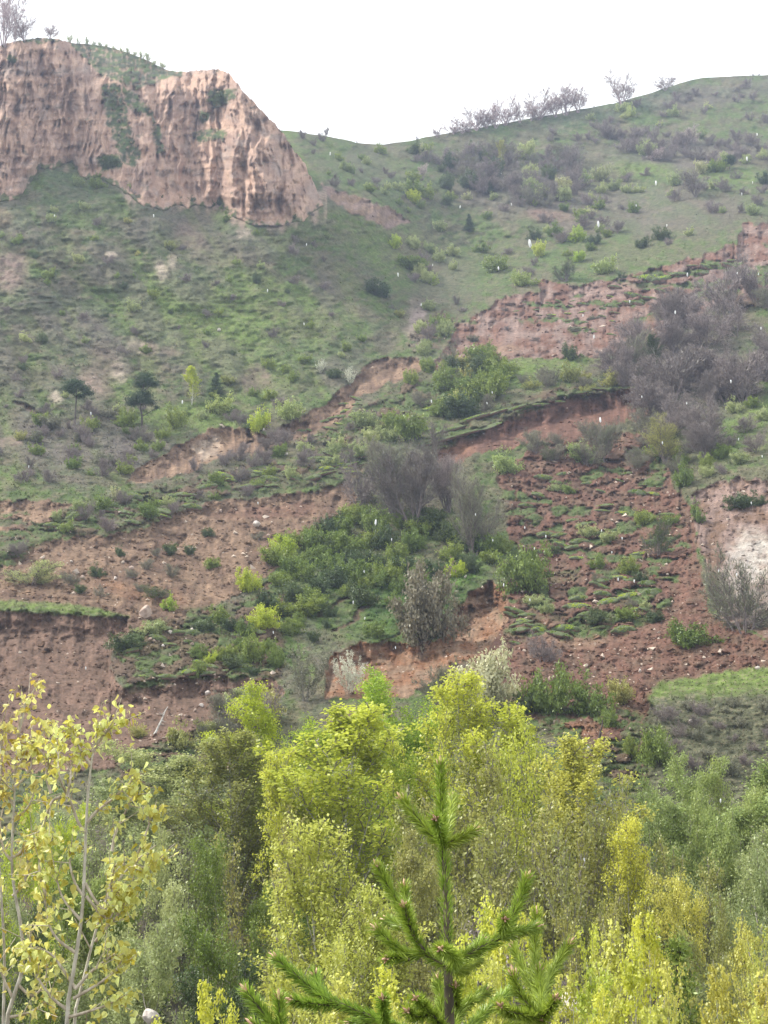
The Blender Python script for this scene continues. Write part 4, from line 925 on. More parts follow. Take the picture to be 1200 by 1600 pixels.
# named ones
V_ = veg
for a in [
    (650, 832, 125, 168, 'baretree0', 'umber', 'big bare purple-grey tree in the middle of the slope'), (612, 800, 80, 120, 'baretree1', 'grey', 'bare grey tree leaning behind the big bare tree\'s left side'),
    (738, 870, 88, 152, 'baretree2', 'grey', 'grey-green budding tree right of the big bare tree'), (700, 800, 70, 100, 'baretree1', 'brown', 'bare tree between the big bare one and the grey-green one'),
    (560, 790, 70, 80, 'bare0', 'brown', 'dark bare bush left of the big bare tree'), (590, 745, 60, 70, 'baretree2', 'grey', 'thin bare bush above left of the big bare tree'),
    (662, 1000, 112, 122, 'bushtree0', 'budding', 'round brown-topped tree on the lower rim of the green raft'),
    (500, 583, 20, 27, 'blossom0', 'blossom', 'white blossoming bush on the open slope above the small brown scarp'), (547, 600, 13, 32, 'blossom1', 'blossom', 'slim white blossoming sapling by the small brown scarp'),
    (521, 590, 30, 16, 'lobed0', 'dark', 'dark green bush between the two white blossoming ones'), (180, 782, 18, 26, 'blossom2', 'pale', 'small yellow-white flowering bush above the turf steps'),
    (408, 672, 44, 42, 'shrub0', 'bright', 'bright green bush at the edge above the tan scarp'), (345, 648, 42, 34, 'shrub1', 'willow', 'light green bush right of the two-tiered pine'), (452, 655, 44, 36, 'shrub2', 'willow', 'light green bush right of the bright one above the tan scarp'),
    (300, 632, 36, 68, 'poplar1', 'bright', 'pale green young poplar between the two-tiered pine and the spruce'), (198, 662, 30, 30, 'lobed1', 'green', 'green bush left of the two-tiered pine'), (275, 668, 34, 36, 'shrub2', 'green', 'olive green bush right of the two-tiered pine'), (130, 690, 36, 36, 'bare1', 'brown', 'dark bare bush under the thin-trunked pine'),
    (618, 388, 25, 28, 'lobed2', 'bright', 'bright green bush below the bare gully'), (588, 462, 54, 28, 'lobed0', 'dark', 'wide dark green bush on the middle of the green slope'), (640, 420, 60, 20, 'lobed1', 'green', 'wide low green bush right of the dark one on the green slope'), (676, 445, 22, 20, 'shrub0', 'bright', 'light bush with a round top above the valley gully'),
    (905, 377, 28, 28, 'lobed0', 'bright', 'bright green bush alone on the far slope'), (842, 402, 22, 32, 'shrub1', 'lime', 'yellow-green bush left of the lone far bright one'), (815, 447, 46, 28, 'lobed2', 'willow', 'light green bush just above the notch in the scar'), (945, 428, 40, 30, 'shrub2', 'willow', 'pale green bush just above the pink top of the scar'), (885, 440, 44, 40, 'baretree0', 'dark', 'dusky tree beside the notch in the scar'),
    (775, 425, 40, 34, 'shrub2', 'green', 'green bush between the dark spruce and the notch'), (972, 438, 16, 16, 'lobed1', 'dark', 'small dark bush on the scar\'s upper rim'),
    (658, 245, 24, 26, 'shrub0', 'pale', 'pale cream bush near the saddle'), (660, 275, 22, 24, 'bare0', 'pinkbud', 'pinkish pale bush below the cream bush'), (728, 250, 18, 18, 'shrub1', 'sage', 'left pale green bush of three in a row'), (744, 252, 18, 18, 'shrub2', 'sage', 'middle pale green bush of three in a row'), (760, 253, 20, 18, 'shrub0', 'sage', 'right pale green bush of three in a row'),
    (882, 303, 26, 32, 'shrub1', 'pale', 'cream-topped bush on the far slope below the skyline trees'), (938, 282, 32, 30, 'shrub2', 'pale', 'pale yellow bush, larger of two on the far slope'), (915, 290, 34, 28, 'shrub0', 'willow', 'light green bush beside the larger pale yellow one'), (731, 312, 18, 18, 'shrub0', 'pale', 'small pale yellow bush left of the upper small spruce'),
    (1096, 272, 24, 24, 'shrub1', 'pale', 'pale yellow bush just behind the lone grey bush'), (1085, 307, 50, 48, 'bare2', 'brown', 'lone wide grey-purple bush on the right hill'), (985, 182, 12, 22, 'shrub2', 'willow', 'pale green bush just under the right skyline'), (1120, 268, 40, 22, 'lobed1', 'green', 'green bush left of the dark round pine'),
    (783, 272, 16, 62, 'poplar0', 'olive', 'tall thin pale poplar on the far hillside'),
    (1035, 499, 32, 24, 'lobed0', 'sage', 'round green bush alone in the upper scar'), (890, 562, 34, 30, 'lobed2', 'dark', 'dark bush at the foot of the upper red scar'), (1028, 590, 40, 70, 'poplar2', 'dark', 'upright dark green tree at the left edge of the grey thicket'), (640, 600, 28, 28, 'lobed1', 'green', 'round green bush in the mouth of the small brown scarp'),
    (700, 612, 50, 42, 'lobed0', 'green', 'bright-topped green bush above the turf rolls, upper left'), (735, 618, 56, 40, 'lobed2', 'green', 'bright-topped green bush above the turf rolls, upper right'), (720, 650, 66, 44, 'lobed1', 'dark', 'dark low bush right above the turf rolls'), (770, 590, 60, 30, 'lobed2', 'green', 'wide green bush under the left end of the upper red scar'),
    (640, 690, 60, 50, 'shrub1', 'green', 'green bush right behind the crown of the big bare tree'), (790, 740, 58, 46, 'shrub0', 'willow', 'pale green bush directly under the red scarp'), (855, 720, 26, 30, 'bare0', 'dark', 'dark twiggy bush below the middle of the red scarp'), (905, 722, 40, 38, 'shrub1', 'willow', 'light green bush on clods below the red scarp'), (945, 720, 60, 70, 'bare1', 'grey', 'grey twiggy bush standing tall below the red scarp'),
    (1040, 725, 80, 80, 'baretree2', 'olive', 'olive-leaved tree at the lower end of the grey thicket'), (1100, 720, 60, 70, 'baretree1', 'brown', 'bare tree on the bank right of the olive-leaved one'), (1070, 760, 30, 40, 'shrub2', 'green', 'green bush at the head of the red gully'), (1158, 792, 50, 26, 'lobed1', 'dark', 'dark green bush on the pinkish scarp'), (1190, 790, 26, 18, 'lobed0', 'dark', 'small dark green bush by the right edge on the pinkish scarp'), (1090, 815, 30, 40, 'shrub0', 'green', 'olive bush beside the red gully'),
    (1028, 868, 56, 58, 'bare2', 'dark', 'dark grey-green bush standing on the slide'), (1165, 990, 120, 130, 'bare0', 'grey', 'big grey twiggy bush below the pale rock'), (1125, 965, 50, 90, 'bare1', 'grey', 'thin grey twigs left of the big grey bush'), (1075, 1010, 84, 44, 'lobed2', 'green', 'wide green bush on the red debris'), (985, 895, 36, 28, 'lobed0', 'green', 'bright green clump in the middle of the slide'),
    (822, 920, 80, 72, 'lobed1', 'green', 'green bush on the rim right of the smooth turf'), (850, 1035, 56, 50, 'bare0', 'brown', 'dark bare bush at the foot of the clods'), (388, 925, 40, 40, 'lobed1', 'bright', 'light green bush on the left shoulder of the green raft'), (265, 955, 28, 32, 'shrub0', 'bright', 'bright bush just above the large pink boulder'), (240, 990, 50, 26, 'lobed2', 'sage', 'grey-green clump by the large pink boulder'), (198, 1015, 62, 28, 'lobed0', 'dark', 'dark low bush under the tip of the grassy ledge'),
    (330, 1036, 20, 20, 'shrub1', 'bright', 'bright yellow-green sprig left of the green raft'), (395, 1035, 38, 50, 'shrub2', 'green', 'upright green bush at the raft\'s lower left'), (325, 838, 22, 16, 'lobed0', 'dark', 'small dark tussock on the brown slide'), (330, 886, 30, 18, 'lobed1', 'green', 'green tussock halfway down the brown slide'), (240, 935, 40, 26, 'bare1', 'dark', 'dark twiggy clump on the brown slide'), (50, 915, 90, 40, 'bare2', 'sage', 'grey-green scrub above the grassy ledge'), (30, 870, 40, 30, 'bare0', 'brown', 'bare scrub by the left edge above the slide'),
    (475, 1095, 74, 96, 'blossom0', 'grey', 'silver-grey twiggy bush in front of the green raft'), (545, 1085, 56, 70, 'blossom1', 'blossom', 'white flowering twiggy bush before the orange scarp'), (690, 1105, 76, 76, 'bare1', 'grey', 'grey-green bush left of the cream tree'), (760, 1112, 112, 104, 'lobed2', 'cream', 'cream flowering tree right below the smooth brown slip'),
    (860, 1110, 80, 70, 'lobed1', 'green', 'olive green bush right of the cream tree'), (915, 1115, 74, 74, 'shrub0', 'green', 'olive green bush at the slide foot'), (970, 1100, 40, 44, 'shrub1', 'olive', 'thin olive bush on the red debris foot'), (820, 1115, 50, 40, 'lobed2', 'dark', 'dark green bush between the cream tree and the olive one'), (350, 1125, 60, 40, 'bare2', 'grey', 'grey bush at the brown slide foot'), (400, 1145, 110, 70, 'bare0', 'brown', 'bare brown bush just behind the grey-green trees'), (380, 1110, 70, 36, 'lobed0', 'sage', 'low silver-green bush at the slide foot'),
    (985, 1180, 26, 34, 'lobed2', 'green', 'vivid green bush left of the knoll'), (1030, 1195, 56, 60, 'lobed0', 'green', 'green bush at the foot of the knoll'), (950, 1135, 22, 34, 'lobed1', 'green', 'small green bush on the slide foot'),
]:
    V_(*a[:6], label=a[6], group=None)
# on the cliff
for a in [(170, 262, 40, 22, 'lobed0', 'dark', 'dark olive bush at the foot of the left cliff face'), (18, 95, 16, 12, 'lobed1', 'dark', 'small dark bush on the left cliff top'), (350, 160, 40, 20, 'lobed2', 'dark', 'dark bush high on the fluted right cliff'), (215, 245, 12, 20, 'bare0', 'dark', 'dark scrub in the cleft between the two cliffs')]:
    V_(*a[:6], label=a[6], onc=True)
flw = [(110, 67, 14, 18), (122, 68, 8, 12), (135, 70, 10, 15), (146, 71, 8, 11), (156, 73, 9, 12), (166, 75, 7, 10), (177, 78, 9, 11), (190, 82, 10, 10), (200, 85, 9, 13), (210, 88, 10, 12), (221, 92, 12, 16), (231, 97, 11, 18), (241, 102, 10, 12), (254, 107, 13, 14)]
for i, (x, y, w, h) in enumerate(flw):
    o = V_(x, y, w, h, 'bare%d' % (i % 3), 'sage', label='row', group='small trees in a row along the grassy shoulder', onc=True)
    o['label'] = ('leftmost' if i == 0 else 'rightmost' if i == 13 else ORD[i]) + ' small tree' + ('' if i in (0, 13) else ' from the left') + ' in the row on the shoulder behind the cliff'
for (x, y, w, h, lb) in [(6, 70, 80, 120, 'tall bare tree cut by the left edge on the cliff top'), (38, 64, 48, 48, 'rounded bare tree on the cliff top'), (78, 60, 26, 26, 'small bare tree at the right end of the cliff top'), (22, 66, 20, 26, 'thin bare tree between the two larger cliff top ones')]:
    V_(x, y, w, h, 'ridge', 'pinkbud', label=lb, group='bare trees on the cliff top', onc=True)
rg = [(683, 213, 10, 15), (708, 208, 22, 15), (722, 206, 28, 24), (744, 202, 32, 38), (760, 199, 20, 28), (774, 198, 26, 34), (790, 194, 34, 38), (812, 190, 20, 30), (830, 187, 22, 24), (843, 185, 40, 38), (868, 181, 26, 38), (884, 178, 30, 42), (903, 174, 28, 40), (972, 163, 38, 46), (1040, 139, 28, 20)]
for i, (x, y, w, h) in enumerate(rg):
    o = V_(x, y + 2, w * 1.7, h * 1.2, 'ridge', 'pinkbud', label='r', group='bare trees along the right skyline')
    o['label'] = ['leftmost tiny bare tree', 'second, low bushy bare tree', 'third bare tree from the left', 'fourth, taller pinkish bare tree', 'fifth, thin bare tree', 'sixth bare tree from the left', 'seventh, wide pale bare tree', 'eighth, narrow bare tree', 'ninth, low bare tree', 'tenth, broad-crowned bare tree', 'eleventh bare tree from the left', 'twelfth, tall forked bare tree', 'thirteenth bare tree, last of the close row', 'bare tree standing apart right of the close row', 'low bare tree nearest the round hilltop'][i] + ' on the right skyline'
for (x, y, h, lb) in [(510, 211, 17, 'lone small tree on the skyline left of the saddle'), (652, 219, 10, 'tiny tree on the skyline right of the saddle'), (928, 168, 6, 'tiny shrub on the skyline between the tree groups'), (1177, 118, 6, 'left tiny shrub on the round hilltop'), (1186, 118, 6, 'right tiny shrub on the round hilltop'), (558, 222, 6, 'tiny shrub at the saddle')]:
    V_(x, y + 1, h * .6, h, 'bare', 'brown', label=lb)

# conifers
def conifer_mesh(seed, H, W_, layers=14, n=5200, lf=.32):
    rs = np.random.RandomState(seed); Pp = []; tw = []
    for i in range(layers):
        f = (i + .5) / layers; z = H * (.08 + .92 * f); rad = W_ * (1 - f) ** .8 * rs.uniform(.8, 1.15)
        nb = max(4, int(9 * (1 - f)) + 3)
        for k in range(nb):
            a = rs.rand() * 6.28; r = rad * rs.uniform(.7, 1.1)
            tw.append((0, 0, z, math.cos(a) * r, math.sin(a) * r, z - r * .12, .03, .01))
            m = int(n / layers / nb * (1.6 - f * 1.1)) + 6
            t = rs.rand(m) ** .7
            Pp.append(np.c_[math.cos(a) * r * t, math.sin(a) * r * t, z - r * .12 * t] + rs.normal(size=(m, 3)) * (.10 + .13 * W_ * .3 * t[:, None]))
    P = np.concatenate(Pp)
    Vt, Ft = tube_geo(tw, 3); Vl, Fl = leaf_geo(rs, P, lf, 0, .35)
    cm = mk_mesh('conifer_crown', np.concatenate([Vt, Vl]), [(Ft, 0), (Fl + len(Vt), 1)], [M_BARK_DARK, LF['conifer']], {'tint': np.r_[np.zeros(len(Vt)), np.repeat(rs.rand(len(P)), 4)]})
    Vw, Fw = tube_geo([(0, 0, -.3, 0, 0, H * .95, .14, .02)], 6)
    return mk_mesh('conifer_trunk', Vw, [(Fw, 0)], [M_BARK_DARK]), cm
def pad_pine(seed, H, trunk, pads):
    """open-grown pine: bare bent trunk, flat pads of needles. units: fraction of H"""
    rs = np.random.RandomState(seed); seg = []; pts = [np.array(p) * H for p in trunk]
    for i in range(len(pts) - 1):
        r_ = .02 * H * (1 - .8 * i / len(pts)); seg.append((*pts[i], *pts[i + 1], r_, r_ * .85))
    Pp = []
    for (x, y, z, rx, rz) in pads:
        c = np.array([x, y, z]) * H; b = min(pts, key=lambda q: abs(q[2] - (c[2] - .06 * H)))
        seg.append((*b, *c, .009 * H, .004 * H))
        m = int(9500 * rx * rz * 14)
        u = unit(rs.normal(size=(m, 3))) * rs.rand(m, 1) ** .45
        q = c + u * np.array([rx, rx, rz]) * H * (1 + .38 * np.sin(u[:, :1] * 9 + u[:, 1:2] * 7 + x * 30) + .2 * np.sin(u[:, 2:3] * 11))
        Pp.append(q)
    P = np.concatenate(Pp)
    Vw, Fw = tube_geo(seg, 6); Vl, Fl = leaf_geo(rs, P, .34, 0, .16)
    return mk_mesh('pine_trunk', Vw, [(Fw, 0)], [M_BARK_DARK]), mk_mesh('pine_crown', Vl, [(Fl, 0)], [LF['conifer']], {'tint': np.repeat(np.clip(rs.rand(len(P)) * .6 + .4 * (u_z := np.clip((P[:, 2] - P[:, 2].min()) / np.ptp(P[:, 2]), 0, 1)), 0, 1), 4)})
def put_pair(kind, tm, cm, P, label, cat='tree', sc=1, group=None):
    r = link(kind, None, label=label, cat=cat, loc=P, sc=(sc,) * 3, group=group)
    link('trunk', tm, r); link('crown', cm, r); return r
P = on_hill(222, 668); H = 90 * P[1] / FPX * 1.03
tm, cm = pad_pine(3, H, [(0, 0, -.03), (-.01, 0, .2), (-.05, 0, .42), (-.03, 0, .65), (.02, 0, .88)],
                  [(-.06, 0, .52, .22, .10), (-.20, .05, .47, .13, .06), (.12, -.04, .45, .16, .05), (.02, 0, .60, .15, .07), (.05, 0, .85, .20, .09), (.16, 0, .80, .14, .05), (-.07, .03, .80, .13, .07), (.03, 0, .95, .12, .05), (.24, 0, .36, .05, .03)])
put_pair('pine_tree', tm, cm, P, 'tall two-tiered dark pine with a bare forked trunk on the grassy slope')
P = on_hill(117, 662); H = 72 * P[1] / FPX * 1.03
tm, cm = pad_pine(5, H, [(0, 0, -.03), (0, 0, .3), (.0, 0, .6), (-.02, 0, .95)],
                  [(-.04, 0, .90, .24, .06), (-.18, 0, .82, .15, .05), (.16, 0, .80, .18, .05), (.26, 0, .70, .14, .04), (-.02, 0, .97, .14, .04), (-.10, 0, .74, .12, .04), (.10, 0, .64, .12, .03)])
put_pair('pine_tree', tm, cm, P, 'thin-trunked dark pine with flat branches, left of the two-tiered one')
ct, cf = conifer_mesh(8, 8.0, 2.6)
for (x, y, h, wk, lb) in [(337, 618, 38, 1.25, 'small dark spruce on the slope above the tan scarp'), (733, 363, 32, 1.2, 'dark conical spruce alone on the far slope'), (765, 303, 24, 1.25, 'small dark spruce among the bare shrubs of the far copse')]:
    P = on_hill(x, y); s = h * P[1] / FPX * 1.03 / 8.0
    o = put_pair('spruce_tree', ct, cf, P, lb); o.scale = (s * wk, s * wk, s); o.rotation_euler.z = x
P = on_hill(1140, 265); H = 26 * P[1] / FPX * 1.03
tm, cm = pad_pine(9, H, [(0, 0, 0), (0, 0, .4), (0, 0, .8)], [(0, 0, .62, .36, .26), (.1, 0, .8, .22, .14), (-.15, 0, .7, .2, .15)])
put_pair('pine_tree', tm, cm, P, 'dark round-headed pine on the right hillside')

# ------------------------------------------------------------------ turf clods, boulders, deadwood
def rock_mesh(seed, flat=.7, lumpy=.35):
    import bmesh
    bm = bmesh.new(); bmesh.ops.create_icosphere(bm, subdivisions=3, radius=.5)
    rs = np.random.RandomState(seed); cuts = [(unit(rs.normal(size=3)), rs.uniform(.26, .42)) for _ in range(11)]
    for v in bm.verts:
        c = np.array(v.co)
        for n_, d_ in cuts:
            k = c @ n_
            if k > d_: c = c - n_ * (k - d_) * .92
        c = c * (1 + lumpy * .15 * math.sin(c[0] * 19 + seed) * math.cos(c[1] * 17))
        c[2] *= flat; v.co = c
    me = bpy.data.meshes.new('boulder'); bm.to_mesh(me); bm.free(); return me
def plain_rock(name, c1, c2):
    m = bark_mat(name, c1, c2, 3.0); return m
M_ROCK = plain_rock('boulder_stone', (.24, .17, .13), (.42, .32, .26))
M_ROCKP = plain_rock('boulder_pale', (.42, .36, .32), (.62, .56, .50))
RK = [rock_mesh(s, .75) for s in (1, 2, 3)]
for m_ in RK: m_.materials.append(M_ROCK)
def boulder(px, py, w, label, pale=False, group=None, P=None, hk=.9, seed=0):
    P = on_hill(px, py) if P is None else P
    s = w * P[1] / FPX * 1.15
    o = link('boulder', RK[seed % 3], label=label, cat='boulder', group=group, loc=P + np.array([0, -s * .1, s * .2]), sc=(s, s, s * hk))
    o.rotation_euler = (seed * .7, seed * .4, seed * 1.3)
    if pale:
        o.material_slots[0].link = 'OBJECT'; o.material_slots[0].material = M_ROCKP
    return o
boulder(228, 962, 22, 'large angular pink boulder at the top of the broken turf', seed=4, hk=1.1)
boulder(402, 822, 12, 'pale upright boulder on the brown slide', True, seed=2, hk=1.4); boulder(266, 990, 9, 'pale boulder below right of the large pink boulder', True, seed=1)
boulder(727, 903, 8, 'small pale boulder on the smooth green turf', True, seed=5, hk=.5); boulder(446, 711, 8, 'white boulder in front of the tan scarp', True, seed=3); boulder(412, 672, 5, 'small white stone under the bright bush', True, seed=6)
boulder(1183, 1046, 8, 'white stone on top of the grassy knoll', True, seed=7, hk=.5); boulder(342, 517, 6, 'white stone on the green left slope', True, seed=8); boulder(1080, 1130, 10, 'pale stone on the knoll flank', True, seed=9)
spots = [(112, 878), (92, 868), (130, 905), (70, 880), (48, 892), (160, 890), (180, 905), (205, 890), (300, 1008), (315, 1104), (290, 1120), (305, 1112), (325, 1085), (345, 1098), (240, 1004), (255, 1010), (235, 1000), (330, 975), (300, 985), (860, 1062), (740, 985), (1000, 1050), (960, 1085), (900, 1165), (920, 1172), (985, 1140), (780, 1075), (300, 860), (345, 800), (420, 840)]
for i, (x, y) in enumerate(spots):
    o = boulder(x, y, 5 + (i * 7 % 5), None, i % 3 == 0, 'loose boulders on the slides', seed=i)
    w, r = rel_label(x, y, ('pale' if i % 3 == 0 else 'brown') + ' loose boulder'); PENDING.append((o, x, y, w, r))

# turf clods: lens of earth with a grass top
def clod_mesh(seed):
    import bmesh
    bm = bmesh.new(); bmesh.ops.create_icosphere(bm, subdivisions=4, radius=.5)
    rs = np.random.RandomState(seed); ph = rs.rand(6) * 6
    for v in bm.verts:
        c = np.array(v.co); a = math.atan2(c[1], c[0])
        r = 1 + .16 * math.sin(3 * a + ph[0]) + .10 * math.sin(5 * a + ph[1]) + .05 * math.sin(9 * a + ph[2])
        top_ = c[2] > 0
        c[0] *= r; c[1] *= r; c[2] = c[2] * (.45 if top_ else .55) + .05 * math.sin(c[0] * 11 + ph[3]) * math.cos(c[1] * 9 + ph[4])
        v.co = c
    for f in bm.faces:
        f.material_index = 0 if f.calc_center_median().z > -.02 + .03 * math.sin(f.calc_center_median().x * 25) else 1
        f.smooth = True
    me = bpy.data.meshes.new('turf_clod'); bm.to_mesh(me); bm.free(); return me
def noise_mat(name, c1, c2, c3, scale, bump):
    m = bark_mat(name, c1, c2, scale)
    for n in m.node_tree.nodes:
        if n.type == 'VALTORGB':
            e = n.color_ramp.elements.new(.5); e.color = (*c3, 1)
        if n.type == 'BUMP': n.inputs['Strength'].default_value = bump
        if n.type == 'MAPPING': n.inputs['Scale'].default_value = (1, 1, 1)
    return m
M_TURF = noise_mat('clod_turf', (.06, .08, .035), (.11, .14, .05), (.085, .10, .045), 9, 1.0)
M_EARTH = noise_mat('clod_earth', (.10, .06, .045), (.20, .12, .085), (.14, .085, .06), 7, 1.0)
CLT = [clod_mesh(s) for s in (1, 2, 3, 4)]
rsb = np.random.RandomState(5)
for m_ in CLT:
    m_.materials.append(M_TURF); m_.materials.append(M_EARTH)
    n = 700                                     # blades of grass standing on the clod are a part of it
def clod_grass(seed):
    rs = np.random.RandomState(seed); n = 520
    a = rs.rand(n) * 6.28; r = .46 * rs.rand(n) ** .5
    P = np.c_[np.cos(a) * r, np.sin(a) * r, .18 * (1 - (r / .55) ** 2)]
    u = unit(rs.normal(size=(n, 3)) * .6 + np.array([0, 0, 1])); w = unit(np.cross(u, rs.normal(size=(n, 3)))); s = rs.uniform(.05, .12, n)[:, None]
    V = np.stack([P + w * s * .28, P - w * s * .28, P + u * s], 1).reshape(-1, 3)
    return mk_mesh('clod_grass', V, [(np.arange(n * 3).reshape(n, 3), 0)], [LF['green']], {'tint': np.repeat(rs.rand(n), 3)})
CG = [clod_grass(s) for s in (1, 2)]
cl = [(662, 668 + 4, 36, 12, -6, 1), (700, 672, 60, 10, -18, 0), (738, 655, 58, 12, -14, 0), (770, 647, 56, 9, -16, 0), (800, 640, 44, 9, -18, 0), (686, 690, 52, 8, -14, 0), (720, 680, 60, 8, -16, 0), (760, 668, 60, 7, -20, 0), (868, 628, 30, 8, -4, 0), (905, 614, 34, 7, -6, 0), (940, 608, 34, 6, 0, 0), (980, 606, 40, 7, 4, 0), (1015, 610, 32, 6, 6, 0), (845, 632, 30, 7, -6, 0),
      (675, 640, 40, 16, -10, 1), (540, 728, 50, 9, -20, 0), (500, 742, 50, 8, -12, 0), (575, 725, 36, 8, -8, 0)]
rr = random.Random(11)
def clod_zone(poly, n, w):
    xs = [p[0] for p in poly]; ys = [p[1] for p in poly]; k = 0; d_ = []
    while k < n:
        x = rr.uniform(min(xs), max(xs)); y = rr.uniform(min(ys), max(ys))
        if in_poly(np.array([x]), np.array([y]), poly)[0] and all((x - a) ** 2 + 3 * (y - b) ** 2 > 120 for a, b in d_):
            ww = rr.uniform(*w); cl.append((x, y, ww, ww * rr.uniform(.28, .6), rr.uniform(-22, 14), 0)); d_.append((x, y)); k += 1
clod_zone([(840, 900), (1000, 890), (1040, 950), (980, 985), (850, 995), (790, 980)], 26, (18, 44))
clod_zone([(800, 740), (1040, 720), (1050, 870), (860, 880), (810, 830)], 34, (12, 34))
clod_zone([(760, 480), (1000, 460), (960, 530), (850, 500)], 26, (10, 22))
clod_zone([(200, 990), (400, 960), (430, 1050), (200, 1070)], 30, (14, 34))
clod_zone([(900, 450), (1150, 400), (1190, 440), (1000, 480)], 18, (16, 44))
clod_zone([(320, 750), (560, 700), (560, 740), (420, 765)], 24, (16, 40))
clod_zone([(60, 830), (200, 775), (330, 760), (320, 790), (200, 825)], 20, (20, 50))
clod_zone([(440, 690), (560, 620), (560, 650), (480, 700)], 14, (14, 30))
clod_zone([(800, 960), (860, 960), (870, 1010), (800, 1010)], 8, (20, 36))
for i, (x, y, w, h, rot, br) in enumerate(cl):
    P = on_hill(x, y); s = w * P[1] / FPX; sz = h * P[1] / FPX * 1.5
    r_ = link('turf_clod', CLT[i % 4], cat='turf clod', group='turf clods torn loose by the slide', loc=P, sc=(s, s * (.3 if i < 18 else .55), sz))
    r_.rotation_euler = (R(14 + rr.uniform(-8, 16)), R(-rot if i >= 18 else rot), rr.uniform(-.3, .3))
    g_ = link('grass_top', CG[i % 2], r_)
    if br or rr.random() < .25:
        g_.material_slots[0].link = 'OBJECT'; g_.material_slots[0].material = LF['bright']
    sz_ = 'large' if w > 40 else 'medium' if w > 24 else 'small'
    w_, rl = rel_label(x, y, f'{sz_} clod of green turf'); PENDING.append((r_, x, y, w_, rl))

# deadwood
def pole(px0, py0, px1, py1, lift, r_, label, name='dead_trunk', mat=None, extra=()):
    a = on_hill(px0, py0); Yb = a[1] + lift; b = at(px1, py1, Yb)
    seg = []; n = 6; rs = np.random.RandomState(int(px0)); prev = a; jl = np.linalg.norm(b - a) * .012
    for k in range(1, n + 1):
        q = a + (b - a) * k / n + rs.normal(size=3) * jl; rr0 = r_ * (1 - .7 * (k - 1) / n); seg.append((*prev, *q, rr0, r_ * (1 - .7 * k / n)))
        if k in (3, 4, 5):
            d = unit(rs.normal(size=3)) * np.linalg.norm(b - a) * .18; seg.append((*q, *(q + d), rr0 * .45, .01))
        prev = q
    Vw, Fw = tube_geo(seg, 7)
    return link(name, mk_mesh(name, Vw, [(Fw, 0)], [mat or M_BARK_GREY]), label=label, cat='dead tree')
pole(241, 1148, 262, 1104, .6, .09, 'thin pale dead trunk leaning on the brown slide foot', mat=M_BARK_PALE)
pole(935, 1160, 942, 1125, .3, .13, 'short black snag standing at the foot of the slide', mat=M_BARK_DARK)
pole(760, 1100, 735, 1065, .3, .08, 'dark broken limb in the cream flowering tree', mat=M_BARK_DARK)
pole(905, 1170, 1010, 1215, -1, .10, 'grey fallen trunk sloping down left of the round pale tree', mat=M_BARK_GREY)

# rubble and grass as ground cover
def sample_hill(n, cond, seed, ymax=1250):
    rs = np.random.RandomState(seed)
    out_ = []
    while sum(len(o) for o in out_) < n:
        x = rs.uniform(-60, 1260, n * 3); y = rs.uniform(112, ymax, n * 3)
        c = ((x + 60) / 2 + len(mg)).astype(int).clip(0, nc - 1); r = ((1340 - y) / 2).astype(int).clip(0, nr - 2)
        ok_ = cond(x, y, r, c, rs) & ~clamped[r, c]
        out_.append(np.c_[x, y, r, c][ok_])
    a = np.concatenate(out_)[:n]
    r = a[:, 2].astype(int); c = a[:, 3].astype(int)
    return a, PB[r, c], col[r, c], rs
a, P, cg, rs = sample_hill(12000, lambda x, y, r, c, rs: (soil[r, c] > .6) & (rs.rand(len(x)) < .12 + .9 * rub[r, c]) & (rs.rand(len(x)) < np.clip((y - 300) / 900, .05, 1)), 3)
n = len(P); s = (P[:, 1] / FPX * rs.uniform(.7, 2.4, n) * rs.choice([1, 1, 1, 1, 2.2], n))[:, None, None]
octv = np.array([(1, 0, 0), (-1, 0, 0), (0, 1, 0), (0, -1, 0), (0, 0, 1), (0, 0, -1)], float)
octf = np.array([(0, 2, 4), (2, 1, 4), (1, 3, 4), (3, 0, 4), (2, 0, 5), (1, 2, 5), (3, 1, 5), (0, 3, 5)])
Vr = P[:, None] + (octv[None] + rs.normal(size=(n, 6, 3)) * .35) * s * np.array([1, 1, .8])
Fr = (np.arange(n)[:, None, None] * 6 + octf[None]).reshape(-1, 3)
cs = cg * rs.uniform(.7, 1.35, n)[:, None]; cs = np.where((rs.rand(n) < .10)[:, None], np.array((.45, .37, .30)), cs)
link('rubble', mk_mesh('rubble', Vr.reshape(-1, 3), [(Fr, 0)], [M_STONE], None, {'col': np.repeat(cs, 6, 0)}), kind='stuff')
a, P, cg, rs = sample_hill(110000, lambda x, y, r, c, rs: (soil[r, c] < .45), 4)
n = len(P); cl_ = fbm(a[:, 0] / 18, a[:, 1] / 8, 3, 401)
hgt = (P[:, 1] / FPX * np.clip(1.9 - P[:, 1] / 200, .35, 1) * rs.uniform(.8, 2.4, n) * (1 + 1.2 * sstep(.0, .5, cl_)))[:, None]
u = unit(rs.normal(size=(n, 3)) * .55 + np.array([0, 0, 1])); w = unit(np.cross(u, rs.normal(size=(n, 3))))
Vg = np.stack([P + w * hgt * .55, P - w * hgt * .55, P + u * hgt + w * hgt * .2], 1).reshape(-1, 3)
dry = sstep(.05, .4, fbm(a[:, 0] / 50, a[:, 1] / 24, 3, 402))[:, None]
cg2 = (cg * rs.uniform(.9, 1.7, n)[:, None]); cg2 = cg2 * (1 - dry * .5) + np.array((.12, .10, .075)) * dry * .5
link('grass', mk_mesh('grass', Vg, [(np.arange(n * 3).reshape(n, 3), 0)], [M_TUFT], None, {'col': np.repeat(cg2, 3, 0)}), kind='stuff')

